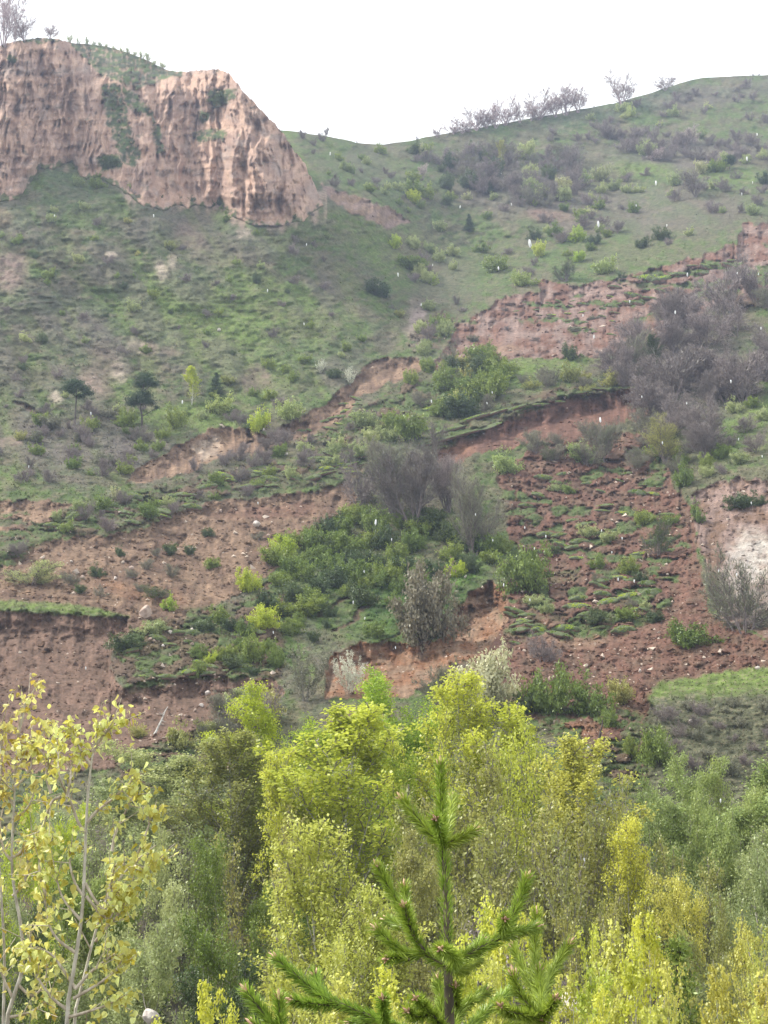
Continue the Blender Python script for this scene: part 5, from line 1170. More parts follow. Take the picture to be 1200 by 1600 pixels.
# ================================================================== the band of trees in the valley
def gbase(Y, px=600):
    if Y >= 78: return None
    return gz(Y)
def ftree(px, pytop, wpx, Y, proto, leaf, kind, label, bark=None, hk=1.0):
    T_ = at(px, pytop, Y); zb = gz(Y); H = (T_[2] - zb) * hk
    wd = wpx * Y / FPX * ((2.5 if 'round' in proto else 1.9) if Y > 24 else 1.6)
    return place(kind, proto, (T_[0], Y, zb - .2), H, wd, leaf=leaf, label=label, cat='tree', rnd=RND, bark=bark)
PR['bushy'] = build('bushy_tree', 222, 12, ST_ROUND | dict(t0=(.15, .2, .2), nch=(14, 9, 6), ang=(58, 44, 42), shape=lambda t: .95 - .3 * t), r0=.2, nleaf=36000, leaf=.15, off=.24, topw=.3, per=8, tmin=.014, trunk_m=M_BARK_GREY, leaf_m=LF['willow'])
FT = [
    (330, 1150, 190, 72, 'round0', 'sage', 'broadleaf_tree', 'round grey-green tree at the top left of the valley trees'),
    (225, 1180, 130, 75, 'round1', 'sage', 'broadleaf_tree', 'low grey-green tree left of the round one under the brown slide'),
    (385, 1140, 120, 66, 'poplar1', 'olive', 'poplar_tree', 'thin olive poplar with white limbs in front of the round grey-green tree'),
    (300, 1215, 120, 64, 'multi0', 'sage', 'broadleaf_tree', 'grey-green tree below the round grey-green one'),
    (480, 1068, 120, 70, 'round1', 'bright', 'broadleaf_tree', 'bright green tree behind the left yellow-green poplar'),
    (440, 1120, 90, 68, 'multi1', 'bright', 'broadleaf_tree', 'mid green tree beside the thin olive poplar'),
    (610, 1040, 150, 72, 'round2', 'bright', 'broadleaf_tree', 'tallest bright lime green tree, top centre of the valley trees'),
    (580, 1110, 110, 68, 'multi2', 'bright', 'broadleaf_tree', 'bright green tree just below the tallest one'),
    (540, 1098, 130, 58, 'poplar0', 'lime', 'poplar_tree', 'pale yellow-green poplar with grey upright limbs'),
    (490, 1170, 80, 57, 'poplar2', 'lime', 'poplar_tree', 'thin yellow-green poplar at the left side of the pale one'),
    (735, 1050, 110, 64, 'poplar1', 'lime', 'poplar_tree', 'lime yellow poplar with the highest pointed shoots'),
    (690, 1110, 90, 62, 'multi0', 'lime', 'poplar_tree', 'lime green poplar left of the highest pointed one'),
    (790, 1085, 150, 58, 'poplar2', 'lime', 'poplar_tree', 'broad pale lime poplar right of the highest pointed one'),
    (760, 1170, 150, 54, 'multi1', 'olive', 'broadleaf_tree', 'twiggy olive tree below the broad lime poplar'),
    (840, 1130, 90, 56, 'multi2', 'lime', 'poplar_tree', 'lime poplar at the right shoulder of the broad one'),
    (890, 1145, 90, 54, 'poplar0', 'gold', 'poplar_tree', 'golden-tipped poplar with white limbs beside the red debris'),
    (940, 1215, 90, 52, 'multi0', 'olive', 'broadleaf_tree', 'sparse olive tree below right of the golden-tipped poplar'),
    (980, 1270, 70, 50, 'poplar1', 'lime', 'poplar_tree', 'narrow lime poplar left of the pale round trees'),
    (1090, 1150, 190, 64, 'round1', 'willow', 'broadleaf_tree', 'large round pale green tree below the knoll'),
    (1180, 1230, 110, 60, 'round0', 'willow', 'broadleaf_tree', 'pale green tree behind the light willow at the right edge'),
    (1060, 1172, 90, 63, 'round0', 'willow', 'broadleaf_tree', 'pale green crown touching the left shoulder of the large round one'),
    (1140, 1185, 90, 62, 'round2', 'willow', 'broadleaf_tree', 'pale green crown touching the right shoulder of the large round one'),
    (1110, 1235, 110, 58, 'bushy', 'willow', 'broadleaf_tree', 'full light green tree directly below the large round one'),
    (1170, 1258, 100, 56, 'bushy', 'willow', 'broadleaf_tree', 'rounded light green tree rising to the knoll at the right edge'),
    (1170, 1330, 110, 44, 'bushy', 'sage', 'broadleaf_tree', 'full grey-green tree under the light willow'),
    (100, 1262, 100, 55, 'bushy', 'sage', 'broadleaf_tree', 'soft green tree behind the top of the larger sapling'),
    (165, 1235, 100, 62, 'multi1', 'sage', 'broadleaf_tree', 'soft green tree just right of the larger sapling top'),
    (170, 1330, 120, 46, 'bushy', 'willow', 'broadleaf_tree', 'light green tree behind the middle of the larger sapling'),
    (1030, 1210, 90, 60, 'round2', 'willow', 'broadleaf_tree', 'pale green tree on the left side of the large round one'),
    (1155, 1295, 150, 48, 'round2', 'sage', 'broadleaf_tree', 'light grey-green willow at the right edge'),
    (1070, 1310, 90, 50, 'multi2', 'olive', 'broadleaf_tree', 'twiggy dark olive tree between the pale round trees'),
    (700, 1230, 130, 50, 'multi1', 'olive', 'broadleaf_tree', 'twiggy brown-olive tree behind the pine leader'),
    (630, 1180, 110, 60, 'round0', 'bright', 'broadleaf_tree', 'leafy green tree left of the pine leader'),
    (830, 1250, 140, 48, 'multi2', 'olive', 'broadleaf_tree', 'grey twiggy tree in the dark gap right of the pine'),
    (610, 1290, 110, 46, 'round1', 'olive', 'broadleaf_tree', 'olive tree between the yellow poplar and the pine'),
    (900, 1290, 100, 45, 'multi0', 'olive', 'broadleaf_tree', 'brown-olive tree above the lime aspens'),
    (250, 1290, 120, 44, 'round2', 'sage', 'broadleaf_tree', 'silvery willow right of the yellow saplings'),
    (330, 1300, 110, 46, 'round0', 'green', 'broadleaf_tree', 'green tree with a dark bare trunk right of the silvery willow'),
    (415, 1370, 130, 40, 'round1', 'green', 'broadleaf_tree', 'dark green tree left of the yellow poplar'),
    (440, 1260, 90, 52, 'multi1', 'olive', 'broadleaf_tree', 'brownish twiggy tree above the dark green one'),
    (220, 1430, 150, 37, 'round2', 'sage', 'broadleaf_tree', 'lower silvery green tree beside the yellow saplings'),
    (390, 1480, 130, 33, 'round0', 'dark', 'broadleaf_tree', 'very dark green tree at the bottom beside the lime sprig'),
    (120, 1330, 120, 45, 'round1', 'green', 'broadleaf_tree', 'green tree seen through the yellow saplings'),
    (50, 1240, 90, 50, 'round0', 'bright', 'broadleaf_tree', 'bright green tree at the left edge behind the yellow saplings'),
    (40, 1400, 130, 38, 'round2', 'dark', 'broadleaf_tree', 'dark tree at the lower left edge behind the yellow saplings'),
    (540, 1268, 120, 30, 'poplar1', 'yellow', 'poplar_tree', 'yellow leafing poplar left of the pine, narrow top'),
    (500, 1370, 110, 28, 'poplar2', 'yellow', 'poplar_tree', 'yellow poplar crowding the lower left of the narrow-topped one'),
    (590, 1400, 90, 29, 'poplar0', 'yellow', 'poplar_tree', 'yellow poplar between the narrow-topped one and the pine'),
    (1045, 1360, 130, 40, 'round0', 'gold', 'broadleaf_tree', 'rounded golden olive tree above the small dark pine'),
    (1150, 1440, 90, 26, 'multi0', 'gold', 'poplar_tree', 'golden leafed tree at the lower right'),
    (1200, 1430, 80, 28, 'multi1', 'yellow', 'poplar_tree', 'yellow tree cut by the right edge'),
    (1120, 1400, 80, 36, 'round2', 'olive', 'broadleaf_tree', 'dark olive tree behind the golden leafed one'),
    (930, 1395, 90, 38, 'multi2', 'olive', 'broadleaf_tree', 'olive twiggy tree behind the lime aspens'),
    (720, 1380, 120, 38, 'multi0', 'olive', 'broadleaf_tree', 'dull twiggy tree right behind the pine trunk'),
    (800, 1420, 110, 34, 'multi1', 'brown', 'broadleaf_tree', 'brown bare tree in the dark gap between pine and aspens'),
]
for a in FT: ftree(*a[:6], kind=a[6], label=a[7])
AS = [(925, 1420, 60, 19, 'yellow', 'aspen with white stem and orange-tinged top, leftmost of the right-hand group'), (962, 1432, 50, 20, 'lime', 'lime aspen second in the right-hand group'), (1000, 1400, 60, 19, 'lime', 'tallest lime aspen of the right-hand group'), (985, 1450, 60, 18, 'lime', 'lime aspen in front of the tallest one'), (1020, 1480, 60, 18, 'yellow', 'bright leaved aspen at the right of its group'),
      (945, 1480, 70, 17, 'lime', 'lower lime aspen among the right-hand group'), (765, 1385, 60, 22, 'lime', 'lime aspen just right of the pine stem'), (800, 1400, 60, 21, 'lime', 'second lime aspen right of the pine stem'), (842, 1390, 50, 20, 'lime', 'lime aspen behind the right pine shoots'), (730, 1450, 60, 20, 'lime', 'lime aspen crossing behind the pine stem'), (790, 1470, 70, 19, 'yellow', 'lower yellow aspen behind the right pine branch'),
      (870, 1490, 60, 18, 'yellow', 'yellow aspen below the right pine shoots'), (640, 1490, 70, 20, 'lime', 'lime aspen left of the pine stem'), (600, 1540, 70, 18, 'yellow', 'low yellow aspen under the left pine branch'), (310, 1498, 60, 15, 'lime', 'lime sapling top at the bottom, left of the low pine shoots'), (360, 1545, 40, 14.5, 'lime', 'small lime sprig right of the lime sapling top'), (278, 1560, 40, 14.5, 'lime', 'small lime sprig left of the lime sapling top'),
      (1120, 1480, 60, 20, 'gold', 'gold aspen left in the lower right corner'), (1165, 1500, 60, 20, 'gold', 'gold aspen in the lower right corner'), (560, 1450, 70, 21, 'yellow', 'yellow aspen in front of the yellow poplars'), (470, 1480, 70, 20, 'yellow', 'yellow aspen above the long left pine branch'), (520, 1500, 70, 19, 'yellow', 'low yellow aspen behind the long left pine branch'), (905, 1520, 60, 16, 'lime', 'bushy lime aspen at the left foot of the right-hand group'), (1000, 1540, 70, 16, 'yellow', 'yellow aspen low in the middle of the right-hand group'), (1185, 1555, 60, 17, 'yellow', 'yellow aspen in the extreme lower right corner'), (690, 1545, 60, 17, 'yellow', 'low yellow aspen right behind the pine stem'), (750, 1560, 60, 16, 'lime', 'low lime aspen right of the pine stem'), (430, 1560, 60, 17, 'yellow', 'low yellow aspen behind the leftmost pine shoots'), (1060, 1550, 50, 17, 'lime', 'low lime aspen in front of the small dark pine')]
for i, (x, y, w, Y, lf, lb) in enumerate(AS):
    ftree(x, y, w, Y, 'aspen%d' % (i % 3), lf, 'aspen_sapling', lb)
P = at(1055, 1460, 24); zb = gz(24); s = (P[2] - zb) / 8.0
ct, cf = conifer_mesh(18, 8.0, 2.2, 12, 11000, .13)
o = put_pair('pine_tree', ct, cf, (P[0], 24, zb), 'small dark pine low between the aspens and the golden tree'); o.scale = (s * .8, s * .8, s); c_ = [q for q in o.children if q.name.startswith('crown')][0]; c_.material_slots[1].link = 'OBJECT'; c_.material_slots[1].material = LF['green']
for i, (x, y, Y, w, lb) in enumerate([(238, 1595, 33, 26, 'white block of stone at the bottom between the silvery trees'), (885, 1585, 30, 44, 'grey rock at the bottom behind the right pine shoots')]):
    boulder(0, 0, w, lb, True, P=at(x, y, Y), seed=i + 2)
# undergrowth under the trees
rs = np.random.RandomState(77); n = 70000
Yq = 16 + 66 * rs.rand(n) ** .8; xq = rs.uniform(-.34, .34, n) * Yq
zq = np.array([gz(v) for v in Yq]); cl_ = fbm(xq / 3, Yq / 3, 3, 501)
hh = np.clip(.5 + 1.6 * cl_, .1, 2.2) * rs.rand(n)
Pq = np.c_[xq, Yq, zq + hh]
Vl, Fl = leaf_geo(rs, Pq, .26, 0, .5)
cq = np.where((fbm(xq / 5, Yq / 5, 2, 502) > .05)[:, None], np.array((.13, .095, .07)), np.array((.06, .085, .03))) * rs.uniform(.6, 1.5, n)[:, None]
link('undergrowth', mk_mesh('undergrowth', Vl, [(Fl, 0)], [M_TUFT], None, {'col': np.repeat(cq, 4, 0)}), kind='stuff')

# ================================================================== yellow poplar saplings at the left, close by
def poly_tube(pts, r0, r1, sides=8):
    pts = np.asarray(pts, float); seg = []
    # smooth the traced line
    for _ in range(2):
        q = [pts[0]]
        for i in range(len(pts) - 1):
            q += [pts[i] * .75 + pts[i + 1] * .25, pts[i] * .25 + pts[i + 1] * .75]
        q.append(pts[-1]); pts = np.array(q)
    n = len(pts) - 1
    for i in range(n):
        d = (pts[i + 1] - pts[i]) * .04
        seg.append((*(pts[i] - d), *(pts[i + 1] + d), r0 + (r1 - r0) * i / n, r0 + (r1 - r0) * (i + 1) / n))
    return seg, pts
M_STEM = bark_mat('sapling_bark', (.30, .27, .21), (.56, .52, .44), 40)
M_TWIG = bark_mat('sapling_twig', (.30, .25, .18), (.55, .48, .38), 60)
LFY = leaf_mat('sapling_leaf', (.46, .36, .05), (.88, .90, .36), .55, 0.0)
def sapling_leaves(rs, P, D):
    """pointed poplar leaves, folded along the rib and hanging on a stalk"""
    n = len(P); s = rs.uniform(.014, .037, n)[:, None]
    u = unit(rs.normal(size=(n, 3)) * .55 + D * .25 + np.array([0, 0, -.75])); w = unit(np.cross(u, rs.normal(size=(n, 3)))); k = np.cross(u, w)
    st = P; b = P + (D * .5 + rs.normal(size=(n, 3)) * .5) * s * .5
    f = rs.uniform(.05, .30, n)[:, None] * s; cu = rs.uniform(-.25, .25, n)[:, None] * s
    v = [b, b + u * s * .18 + w * s * .31 + k * f, b + u * s * .48 + w * s * .33 + k * (f + cu * .4), b + u * s * 1.05 + k * cu, b + u * s * .48 - w * s * .33 + k * (f + cu * .4), b + u * s * .18 - w * s * .31 + k * f, b + u * s * .5 + k * cu * .5,
         st + w * .0008, st - w * .0008]
    V = np.stack(v, 1).reshape(-1, 3); o = (np.arange(n) * 9)[:, None]
    q = np.concatenate([o + np.array([[0, 1, 2, 6]]), o + np.array([[6, 2, 3, 3]])[:, :4]], 0)
    t = np.concatenate([o + np.array([[0, 1, 6]]), o + np.array([[1, 2, 6]]), o + np.array([[2, 3, 6]]), o + np.array([[3, 4, 6]]), o + np.array([[4, 5, 6]]), o + np.array([[5, 0, 6]]), o + np.array([[7, 8, 0]])], 0)
    tn = np.repeat(np.clip(rs.rand(n) * .9 + rs.normal(size=n) * .15, -.1, 1.1), 9)
    return V, t, tn
def sapling(Y, stems, branches, label, seed, nper=26):
    rs = np.random.RandomState(seed); rq = random.Random(seed)
    root = None; segs = []; tw = []; LP = []; LD = []
    def W3(p): return at(p[0], p[1], Y + (p[2] if len(p) > 2 else 0))
    base = W3(stems[0][0]); foot = np.array([base[0] + .1, Y, gz(Y) - .1])
    root = link('poplar_sapling', None, label=label, cat='tree', loc=foot)
    for i, st in enumerate(stems):
        pts = [W3(p) for p in st]
        if i == 0 or st[0][1] >= 1590: pts = [foot + np.array([.05 * i, 0, 0])] + [foot * .5 + pts[0] * .5 + np.array([.02, 0, 0])] + pts
        s_, pp = poly_tube(np.array(pts), .0105 if i == 0 else .008, .0025); segs += s_
        m = pp[len(pp) // 2:]
        for k in range(len(m) - 1):
            if i == 0 and k < len(m) * .3: continue
            if m[k][2] > -1.2: branches = branches + [('w', m[k], m[k + 1])] if rq.random() < .35 else branches
    def leafy(a, b, cnt):
        t = rs.rand(cnt)[:, None]; cnt = max(1, int(cnt * 1.1 + .5)); t = rs.rand(cnt)[:, None]; LP.append(a + (b - a) * t + rs.normal(size=(cnt, 3)) * .012); LD.append(np.tile(unit(b - a), (cnt, 1)))
    for br in branches:
        if br[0] == 'w':
            a = br[1]; d = unit(br[2] - br[1]); L0 = rq.uniform(.08, .18)
            d2 = unit(d * .7 + rs.normal(size=3) * .5 + np.array([0, 0, .3])); b = a + d2 * L0
            tw.append((*a, *b, .0035, .0018)); leafy(a + d2 * L0 * .5, b, 5); continue
        pts = np.array([W3(p) for p in br]); s_, pp = poly_tube(pts, .0075, .0022); tw += s_
        for k in range(1, len(pp)):
            f = k / len(pp)
            if f < .30: continue
            leafy(pp[k - 1], pp[k], 1 + (rq.random() < .8))
            if rq.random() < .55:
                d = unit(pp[k] - pp[k - 1]); d2 = unit(d * .6 + rs.normal(size=3) * .55 + np.array([0, 0, .15])); Lq = rq.uniform(.05, .16) * (1.2 - .5 * f)
                tw.append((*pp[k], *(pp[k] + d2 * Lq), .0022, .0012)); leafy(pp[k] + d2 * Lq * .4, pp[k] + d2 * Lq, max(3, nper // 8))
        leafy(pp[-2], pp[-1] + unit(pp[-1] - pp[-2]) * .03, nper // 4)
    off = foot
    Vw, Fw = tube_geo(segs, 8); Vt, Ft = tube_geo(tw, 5)
    link('trunk', mk_mesh('sapling_trunk', np.concatenate([Vw, Vt]) - off, [(Fw, 0), (Ft + len(Vw), 1)], [M_STEM, M_TWIG], smooth=True), root)
    P_ = np.concatenate(LP); D_ = np.concatenate(LD)
    V_, T_, tn = sapling_leaves(rs, P_, D_)
    lv = link('leaves', mk_mesh('sapling_leaves', V_ - off, [(T_, 0)], [LFY], {'tint': tn}), root)
    return root
sapling(5.0, [[(100, 1600), (118, 1500), (130, 1420), (134, 1300), (138, 1230), (145, 1172), (158, 1150)], [(112, 1600, .1), (128, 1540, .15), (150, 1450, .2), (168, 1400, .2), (190, 1370, .2), (205, 1350, .2)]],
        [[(134, 1300), (122, 1288), (112, 1255), (100, 1235, -.1), (90, 1205, -.15), (92, 1165, -.1)], [(136, 1285), (150, 1268), (175, 1250), (195, 1232), (205, 1222)], [(142, 1195), (130, 1180), (120, 1160), (112, 1150)],
         [(145, 1175), (160, 1150), (175, 1135), (190, 1128)], [(147, 1172), (150, 1150), (152, 1140)], [(135, 1400), (150, 1420), (170, 1440), (180, 1420), (190, 1400)], [(133, 1380), (150, 1410), (165, 1425), (175, 1400), (195, 1390)],
         [(168, 1405, .2), (175, 1370, .2), (182, 1345), (215, 1360)], [(205, 1350, .2), (215, 1335), (225, 1310), (238, 1275)], [(205, 1350, .2), (220, 1358), (235, 1355), (240, 1348)], [(175, 1330), (180, 1300), (195, 1270), (210, 1240)],
         [(150, 1470, .1), (165, 1450), (185, 1430), (195, 1410)], [(120, 1490), (90, 1470), (75, 1445), (70, 1400)], [(95, 1245), (80, 1250), (68, 1290), (60, 1300)], [(118, 1545), (140, 1520), (165, 1500), (180, 1490)],
         [(118, 1545), (95, 1510), (80, 1490), (60, 1480)], [(108, 1580), (80, 1560), (60, 1530), (50, 1510)], [(115, 1560), (150, 1540), (180, 1520), (190, 1500)], [(105, 1590), (140, 1580), (170, 1570), (195, 1555)], [(80, 1240), (70, 1210), (78, 1190), (60, 1170)],
         [(105, 1245, -.1), (110, 1215, -.1), (112, 1190), (120, 1175)], [(72, 1400), (65, 1380), (60, 1350), (66, 1325)], [(128, 1440), (110, 1420), (95, 1400), (88, 1370)], [(131, 1400), (118, 1385), (108, 1350), (110, 1330)]],
        'larger yellow-leaved poplar sapling with a straight pale stem at the lower left', 5, 40)
sapling(5.4, [[(8, 1600), (20, 1560), (38, 1510), (34, 1450), (20, 1380), (18, 1330), (22, 1260), (24, 1200), (28, 1150), (40, 1100)], [(5, 1590, .1), (8, 1500, .1), (2, 1400), (-5, 1300), (3, 1200), (-2, 1130)]],
        [[(18, 1340), (30, 1335), (42, 1318), (50, 1308)], [(18, 1345), (5, 1330), (-2, 1290), (8, 1250)], [(24, 1200), (12, 1180), (2, 1170), (5, 1140)], [(26, 1170), (50, 1160), (65, 1150), (72, 1140)], [(28, 1150), (32, 1120), (38, 1100), (45, 1092)],
         [(22, 1230), (40, 1215), (50, 1195), (48, 1170)], [(22, 1260), (10, 1240), (0, 1220)], [(36, 1520), (50, 1490), (45, 1460), (60, 1440)], [(20, 1560), (5, 1530), (-5, 1500)], [(30, 1540), (50, 1560), (70, 1540), (75, 1500)], [(20, 1400), (35, 1385), (45, 1360), (42, 1340)],
         [(20, 1280), (38, 1270), (50, 1250), (55, 1230)], [(10, 1590), (40, 1585), (60, 1575), (75, 1560)], [(24, 1210), (34, 1190), (36, 1170)]],
        'yellow-leaved poplar sapling cut by the left edge', 6, 36)

# ================================================================== the pine in front
M_PBARK = bark_mat('pine_bark', (.055, .045, .03), (.15, .12, .08), 50)
M_NEED = leaf_mat('pine_needles', (.13, .20, .02), (.42, .54, .08), .30, 0.0)
M_BUD = bark_mat('pine_bud', (.45, .25, .16), (.72, .50, .36), 90)
YP = 3.5
def pw(p): return at(p[0], p[1], YP + (p[2] if len(p) > 2 else 0))
rs = np.random.RandomState(42)
def needles(a, b, dens=3000, length=.052, tuft=True, lo=0.0, ang=34, hi=1.0):
    """needles standing along the shoot a-b, pointing forwards"""
    L_ = np.linalg.norm(b - a); n = int(dens * L_); d = (b - a) / L_
    t = lo + (hi - lo) * rs.rand(n); P = a + (b - a) * t[:, None]
    e = unit(np.cross(np.tile(d, (n, 1)), rs.normal(size=(n, 3))))
    an = R(ang) * rs.uniform(.55, 1.35, n)[:, None]
    u = unit(d * np.cos(an) + e * np.sin(an) + np.array([0, 0, -.05])); ln = (length * rs.uniform(.75, 1.15, n))[:, None]
    w = unit(np.cross(u, rs.normal(size=(n, 3)))) * .0012
    bend = np.array([0, 0, -.02]) * ln
    mid = P + u * ln * .55; tip = P + u * ln + bend
    V = np.stack([P + w, P - w, mid - w, mid + w, tip], 1)
    tn = np.repeat(np.clip(.45 + .5 * u[:, 2] * .4 + rs.normal(size=n) * .22 + (rs.rand() - .5) * .3, 0, 1), 5)
    return V.reshape(-1, 3), tn, n
def pine_branch(name, pts, shoots, root, off, r=(.006, .003), buds=True, lo=0.0, old=0.5, label=None):
    """pts: traced wood line; shoots: list of (start, end) pixels"""
    seg, pp = poly_tube([pw(p) for p in pts], *r)
    NV = []; TN = []; cnt = 0; BV = []; BF = []; bo = 0
    L_ = len(pp)
    for k in range(1, L_):
        if np.linalg.norm(pp[k] - pp[k - 1]) < 1e-6: continue
        v, t, n = needles(pp[k - 1], pp[k], 3600, .036, ang=40, hi=1.0 if k < L_ - 1 else .7); NV.append(v); TN.append(t); cnt += n
    ends = [(pp[-2], pp[-1])]
    for s in shoots:
        sg, q = poly_tube([pw(p) for p in s], .0042, .0028); seg += sg
        for k in range(1, len(q)):
            v, t, n = needles(q[k - 1], q[k], 4000, .034, ang=40, hi=1.0 if k < len(q) - 1 else .7); NV.append(v); TN.append(t); cnt += n
        ends.append((q[-2], q[-1]))
    o = link(name, mk_mesh('pine_wood', tube_geo(seg, 7)[0] - off, [(tube_geo(seg, 7)[1], 0)], [M_PBARK], smooth=True), root, label=label)
    V = np.concatenate(NV) - off; b = (np.arange(cnt) * 5)[:, None]
    nd = mk_mesh('pine_needles', V, [(b + np.array([[0, 1, 2, 3]]), 0), (b + np.array([[3, 2, 4]]), 0)], [M_NEED], {'tint': np.concatenate(TN)})
    link('needles', nd, o)
    if buds:
        for a, bq in ends:
            d = unit(bq - a); h = unit(np.cross(d, [0, 1, .01])); h2 = np.cross(d, h)
            vs = []; fs = []; base = 0
            for j, (dx, dy, ln) in enumerate([(0, 0, .026), (.008, .001, .018), (-.008, .002, .018), (.001, -.008, .016), (.0, .008, .016)]):
                c0 = bq + h * dx * .6 + h2 * dy * .6 - d * .002; dd = unit(d + (h * dx + h2 * dy) * 40)
                rad = .0045 if j == 0 else .0032
                prof_ = [(0, .7), (.25, 1), (.6, .8), (.85, .4), (1, .02)]
                for (tz, rk) in prof_:
                    for q in range(6):
                        an = q * math.pi / 3; vs.append(c0 + dd * ln * tz + (h * math.cos(an) + h2 * math.sin(an)) * rad * rk)
                for l_ in range(4):
                    for q in range(6): fs.append((base + l_ * 6 + q, base + l_ * 6 + (q + 1) % 6, base + l_ * 6 + 6 + (q + 1) % 6, base + l_ * 6 + 6 + q))
                base += 30
            link('bud', mk_mesh('pine_bud', np.array(vs) - off, [(np.array(fs), 0)], [M_BUD], smooth=True), o)
    return o
foot = np.array([pw((704, 1600))[0] + .03, YP, gz(YP)])
proot = link('pine_tree', None, label='young green pine with upright bud-tipped leader, nearest thing in the middle', cat='tree', loc=foot)
tp = [foot, foot * .5 + pw((703, 1600)) * .5, pw((703, 1600)), pw((700, 1510)), pw((697, 1400)), pw((692, 1320))]
seg, _ = poly_tube(tp, .020, .0052, 10)
seg = [s for s in seg]
link('trunk', mk_mesh('pine_trunk', tube_geo(seg, 10)[0] - foot, [(tube_geo(seg, 10)[1], 0)], [M_PBARK], smooth=True), proot)
# needles on the trunk between the whorls
pine_branch('leader', [(692, 1322), (690, 1270), (689, 1230), (688, 1194)], [], proot, foot, (.0062, .0035))
NV = []; TN = []; cnt = 0
for a_, b_, dn in [((700, 1500), (697, 1410), 2600), ((697, 1410), (692, 1325), 3000), ((703, 1600), (701, 1520), 900)]:
    v, t, n = needles(pw(a_), pw(b_), dn * .7, .044, ang=30); NV.append(v); TN.append(t); cnt += n
b = (np.arange(cnt) * 5)[:, None]
link('stem_needles', mk_mesh('stem_needles', np.concatenate(NV) - foot, [(b + np.array([[0, 1, 2, 3]]), 0), (b + np.array([[3, 2, 4]]), 0)], [M_NEED], {'tint': np.concatenate(TN)}), proot)
B_ = [
    ([(691, 1320), (670, 1298, .0), (648, 1275, .02), (628, 1248, .03)], []),
    ([(691, 1320), (688, 1305, -.05), (684, 1290, -.12), (680, 1279, -.18)], []),
    ([(691, 1320), (712, 1314), (728, 1305), (742, 1296, .02)], []),
    ([(691, 1320), (700, 1290, .12), (704, 1265, .2), (706, 1245, .26)], []),
    ([(699, 1508), (665, 1492), (645, 1460, -.02), (636, 1430, -.05), (631, 1415, -.07)], [[(662, 1492), (630, 1490, .02), (608, 1470, .02), (588, 1452, .03)], [(645, 1462), (632, 1430, .04), (612, 1395, .05), (590, 1354, .06)], [(640, 1440), (634, 1415, .10), (632, 1385, .12)], [(640, 1500), (622, 1495), (604, 1498, -.05)], [(628, 1450, .1), (615, 1440, .14), (603, 1437, .16)]]),
    ([(699, 1510), (735, 1488), (772, 1472), (788, 1455), (806, 1420, .02), (824, 1372, .03)], [[(780, 1466), (800, 1458, .03), (822, 1452, .05), (838, 1448, .06)], [(786, 1458), (786, 1445, -.08), (789, 1436, -.13)], [(740, 1488), (748, 1478, .15), (756, 1468, .2)]]),
    ([(701, 1510), (715, 1500, -.12), (700, 1488, -.25), (688, 1482, -.34)], []),
    ([(701, 1512), (722, 1515, .1), (736, 1505, .2), (748, 1495, .3)], []),
    ([(703, 1640), (660, 1620, .02), (600, 1598), (560, 1580), (505, 1560), (470, 1530, .02), (430, 1497, .03)], [[(515, 1565), (500, 1545, .05), (492, 1522, .08)], [(520, 1570), (490, 1570, -.05), (456, 1562, -.08)], [(600, 1600), (600, 1580, -.1), (598, 1560, -.15)], [(580, 1590), (560, 1595, .1), (545, 1600, .1)]]),
    ([(703, 1680), (600, 1680, -.1), (500, 1650, -.2), (430, 1610, -.2), (406, 1575, -.2), (384, 1548, -.2)], [[(440, 1615, -.2), (438, 1590, -.2), (436, 1560, -.2)], [(450, 1630, -.2), (415, 1615, -.3), (395, 1600, -.3)]]),
    ([(703, 1640), (760, 1620, -.1), (810, 1600, -.15), (846, 1592, -.2)], [[(846, 1592, -.2), (820, 1565, -.2), (806, 1540, -.2), (802, 1522, -.2)], [(846, 1592, -.2), (846, 1560, -.15), (842, 1535, -.12), (843, 1515, -.1)], [(846, 1592, -.2), (860, 1575, -.25), (868, 1560, -.28)], [(840, 1590, -.15), (835, 1530, 0), (836, 1470, .1), (838, 1428, .12)], [(846, 1560, 0), (860, 1520, .1), (880, 1490, .15), (890, 1475, .15)], [(838, 1592, -.2), (815, 1585, -.3), (790, 1580, -.35), (782, 1572, -.38)], [(836, 1555, .1), (815, 1510, .2), (802, 1478, .25)]]),
    ([(703, 1620), (715, 1580, .1), (740, 1560, .15), (760, 1550, .2)], [[(715, 1575, .1), (710, 1555, .05), (712, 1540, 0)]]),
    ([(702, 1620), (680, 1590, -.1), (660, 1570, -.15), (650, 1560, -.2)], [[(672, 1585, -.12), (650, 1590, -.15), (636, 1580, -.2)], [(690, 1600, .1), (690, 1570, .15), (684, 1530, .2)]]),
    ([(703, 1630), (740, 1600, .2), (780, 1560, .3), (800, 1545, .4)], []),
]
for w_, sh in B_: pine_branch('branch', w_, sh, proot, foot, (.0085 if len(w_) > 4 else .005, .0032))

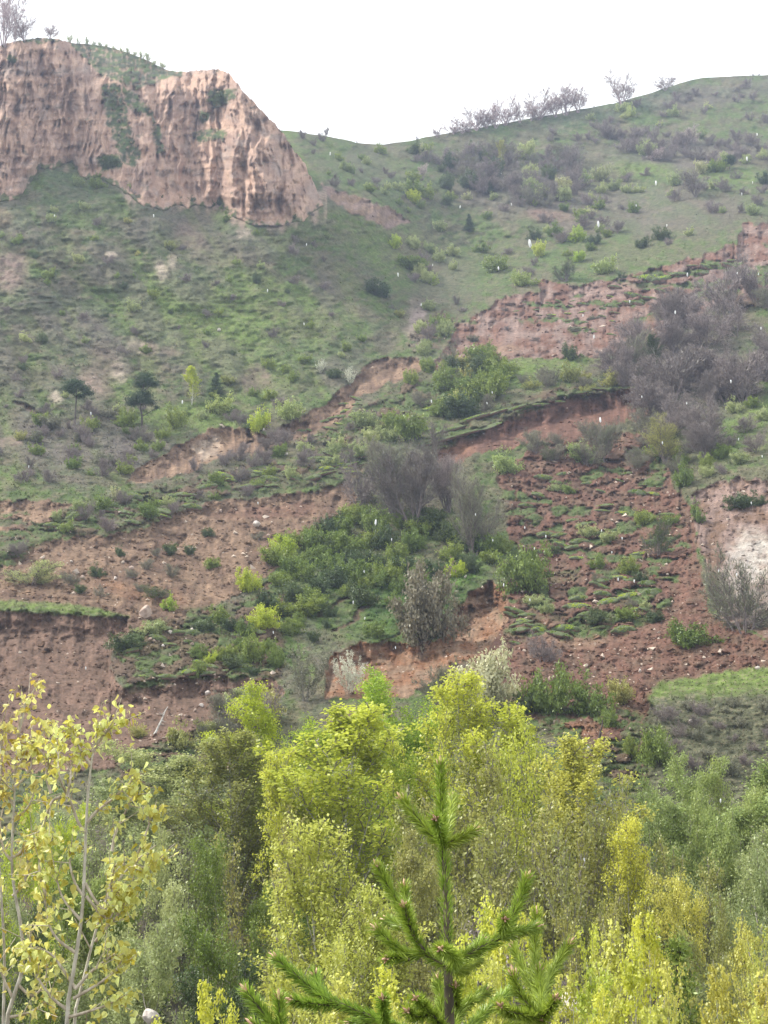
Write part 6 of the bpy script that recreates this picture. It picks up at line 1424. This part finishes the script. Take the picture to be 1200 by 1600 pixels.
# ================================================================== falling snow
FL = [(828, 380, 3), (935, 350, 2.4), (1025, 286, 1.8), (1167, 248, 1.8), (240, 337, 1.3), (85, 337, 1), (719, 323, 1.2), (622, 429, 1.5), (1074, 429, 1.5), (1055, 488, 1.4), (984, 471, 1.2), (928, 526, 1.5), (911, 493, 1), (1152, 427, 1), (1185, 428, 1), (1189, 513, 1.1), (1142, 596, 1.4), (1073, 630, 1), (1003, 620, 1),
      (1042, 352, 1), (938, 656, 2), (1035, 692, 1.1), (1154, 686, 1), (1191, 713, 1), (1174, 786, 1), (820, 824, 1), (853, 838, 1.1), (835, 857, 1), (940, 829, 1), (972, 841, 1), (956, 863, 1), (966, 905, 1.2), (991, 908, 1.2), (1151, 898, 1.2), (828, 937, 1), (1123, 892, 1), (587, 816, 2), (612, 843, 1), (552, 941, 1.2), (570, 966, 1), (743, 804, 1), (427, 988, 1),
      (787, 914, 1.2), (618, 1012, 1), (770, 844, 1), (569, 893, 1), (674, 627, 1.2), (769, 613, 1), (403, 786, 1), (761, 630, 1), (285, 628, 1.4), (142, 646, 1.2), (45, 729, 1.1), (418, 454, 1.2), (475, 506, 1), (658, 476, 1.1), (779, 419, 1.4), (479, 382, 1), (676, 414, 1), (1183, 210, 1.1), (1159, 303, 1.1), (1176, 285, 1), (1126, 1251, 1.4), (913, 1343, 1.2), (516, 240, 1.3), (799, 319, 1), (994, 321, 1), (134, 1044, 1.1)]
import bmesh
bm = bmesh.new(); bmesh.ops.create_icosphere(bm, subdivisions=2, radius=.5)
for v in bm.verts:
    c = v.co; k = 1 + .28 * math.sin(c.x * 9 + c.z * 7) * math.cos(c.y * 8); v.co = (c.x * .32 * k, c.y * .32 * k, c.z * k)
fm = bpy.data.meshes.new('snowflake'); bm.to_mesh(fm); bm.free()
mS, N_, K_ = new_mat('wet_snow'); o_ = N_.new('ShaderNodeOutputMaterial'); b_ = N_.new('ShaderNodeBsdfPrincipled'); b_.inputs['Base Color'].default_value = (.78, .80, .80, 1); b_.inputs['Roughness'].default_value = .4
b_.inputs['Transmission Weight'].default_value = .15; K_(b_.outputs[0], o_.inputs[0]); fm.materials.append(mS)
for i, (x, y, k) in enumerate(FL):
    Y = 9 + (i * 37 % 11) * .5; s = 4.6 * k ** 1.1 * Y / FPX
    o = link('snowflake', fm, cat='snowflake', group='wet snowflakes falling through the air', loc=at(x, y, Y), sc=(s, s, s))
    o.rotation_euler = ((i % 5 - 2) * .05, (i % 7 - 3) * .04, i)
    w_, r_ = rel_label(x, y, ('large' if k >= 2 else 'small') + ' falling white flake')
    PENDING.append((o, x, y, w_, r_))
flush_labels()

# ------------------------------------------------------------------ the air
hz = mk_mesh('haze', np.array([(-900, -200, -40), (900, -200, -40), (900, 2200, -40), (-900, 2200, -40), (-900, -200, 330), (900, -200, 330), (900, 2200, 330), (-900, 2200, 330)], float),
             [(np.array([(0, 3, 2, 1), (4, 5, 6, 7), (0, 1, 5, 4), (1, 2, 6, 5), (2, 3, 7, 6), (3, 0, 4, 7)]), 0)], [])
hm, N_, K_ = new_mat('haze_air'); o_ = N_.new('ShaderNodeOutputMaterial'); v_ = N_.new('ShaderNodeVolumePrincipled')
v_.inputs['Density'].default_value = 0.00030
v_.inputs['Color'].default_value = (.62, .74, 1.0, 1); v_.inputs['Anisotropy'].default_value = 0.2
K_(v_.outputs[0], o_.inputs['Volume']); hz.materials.append(hm)
link('haze', hz, kind='stuff')
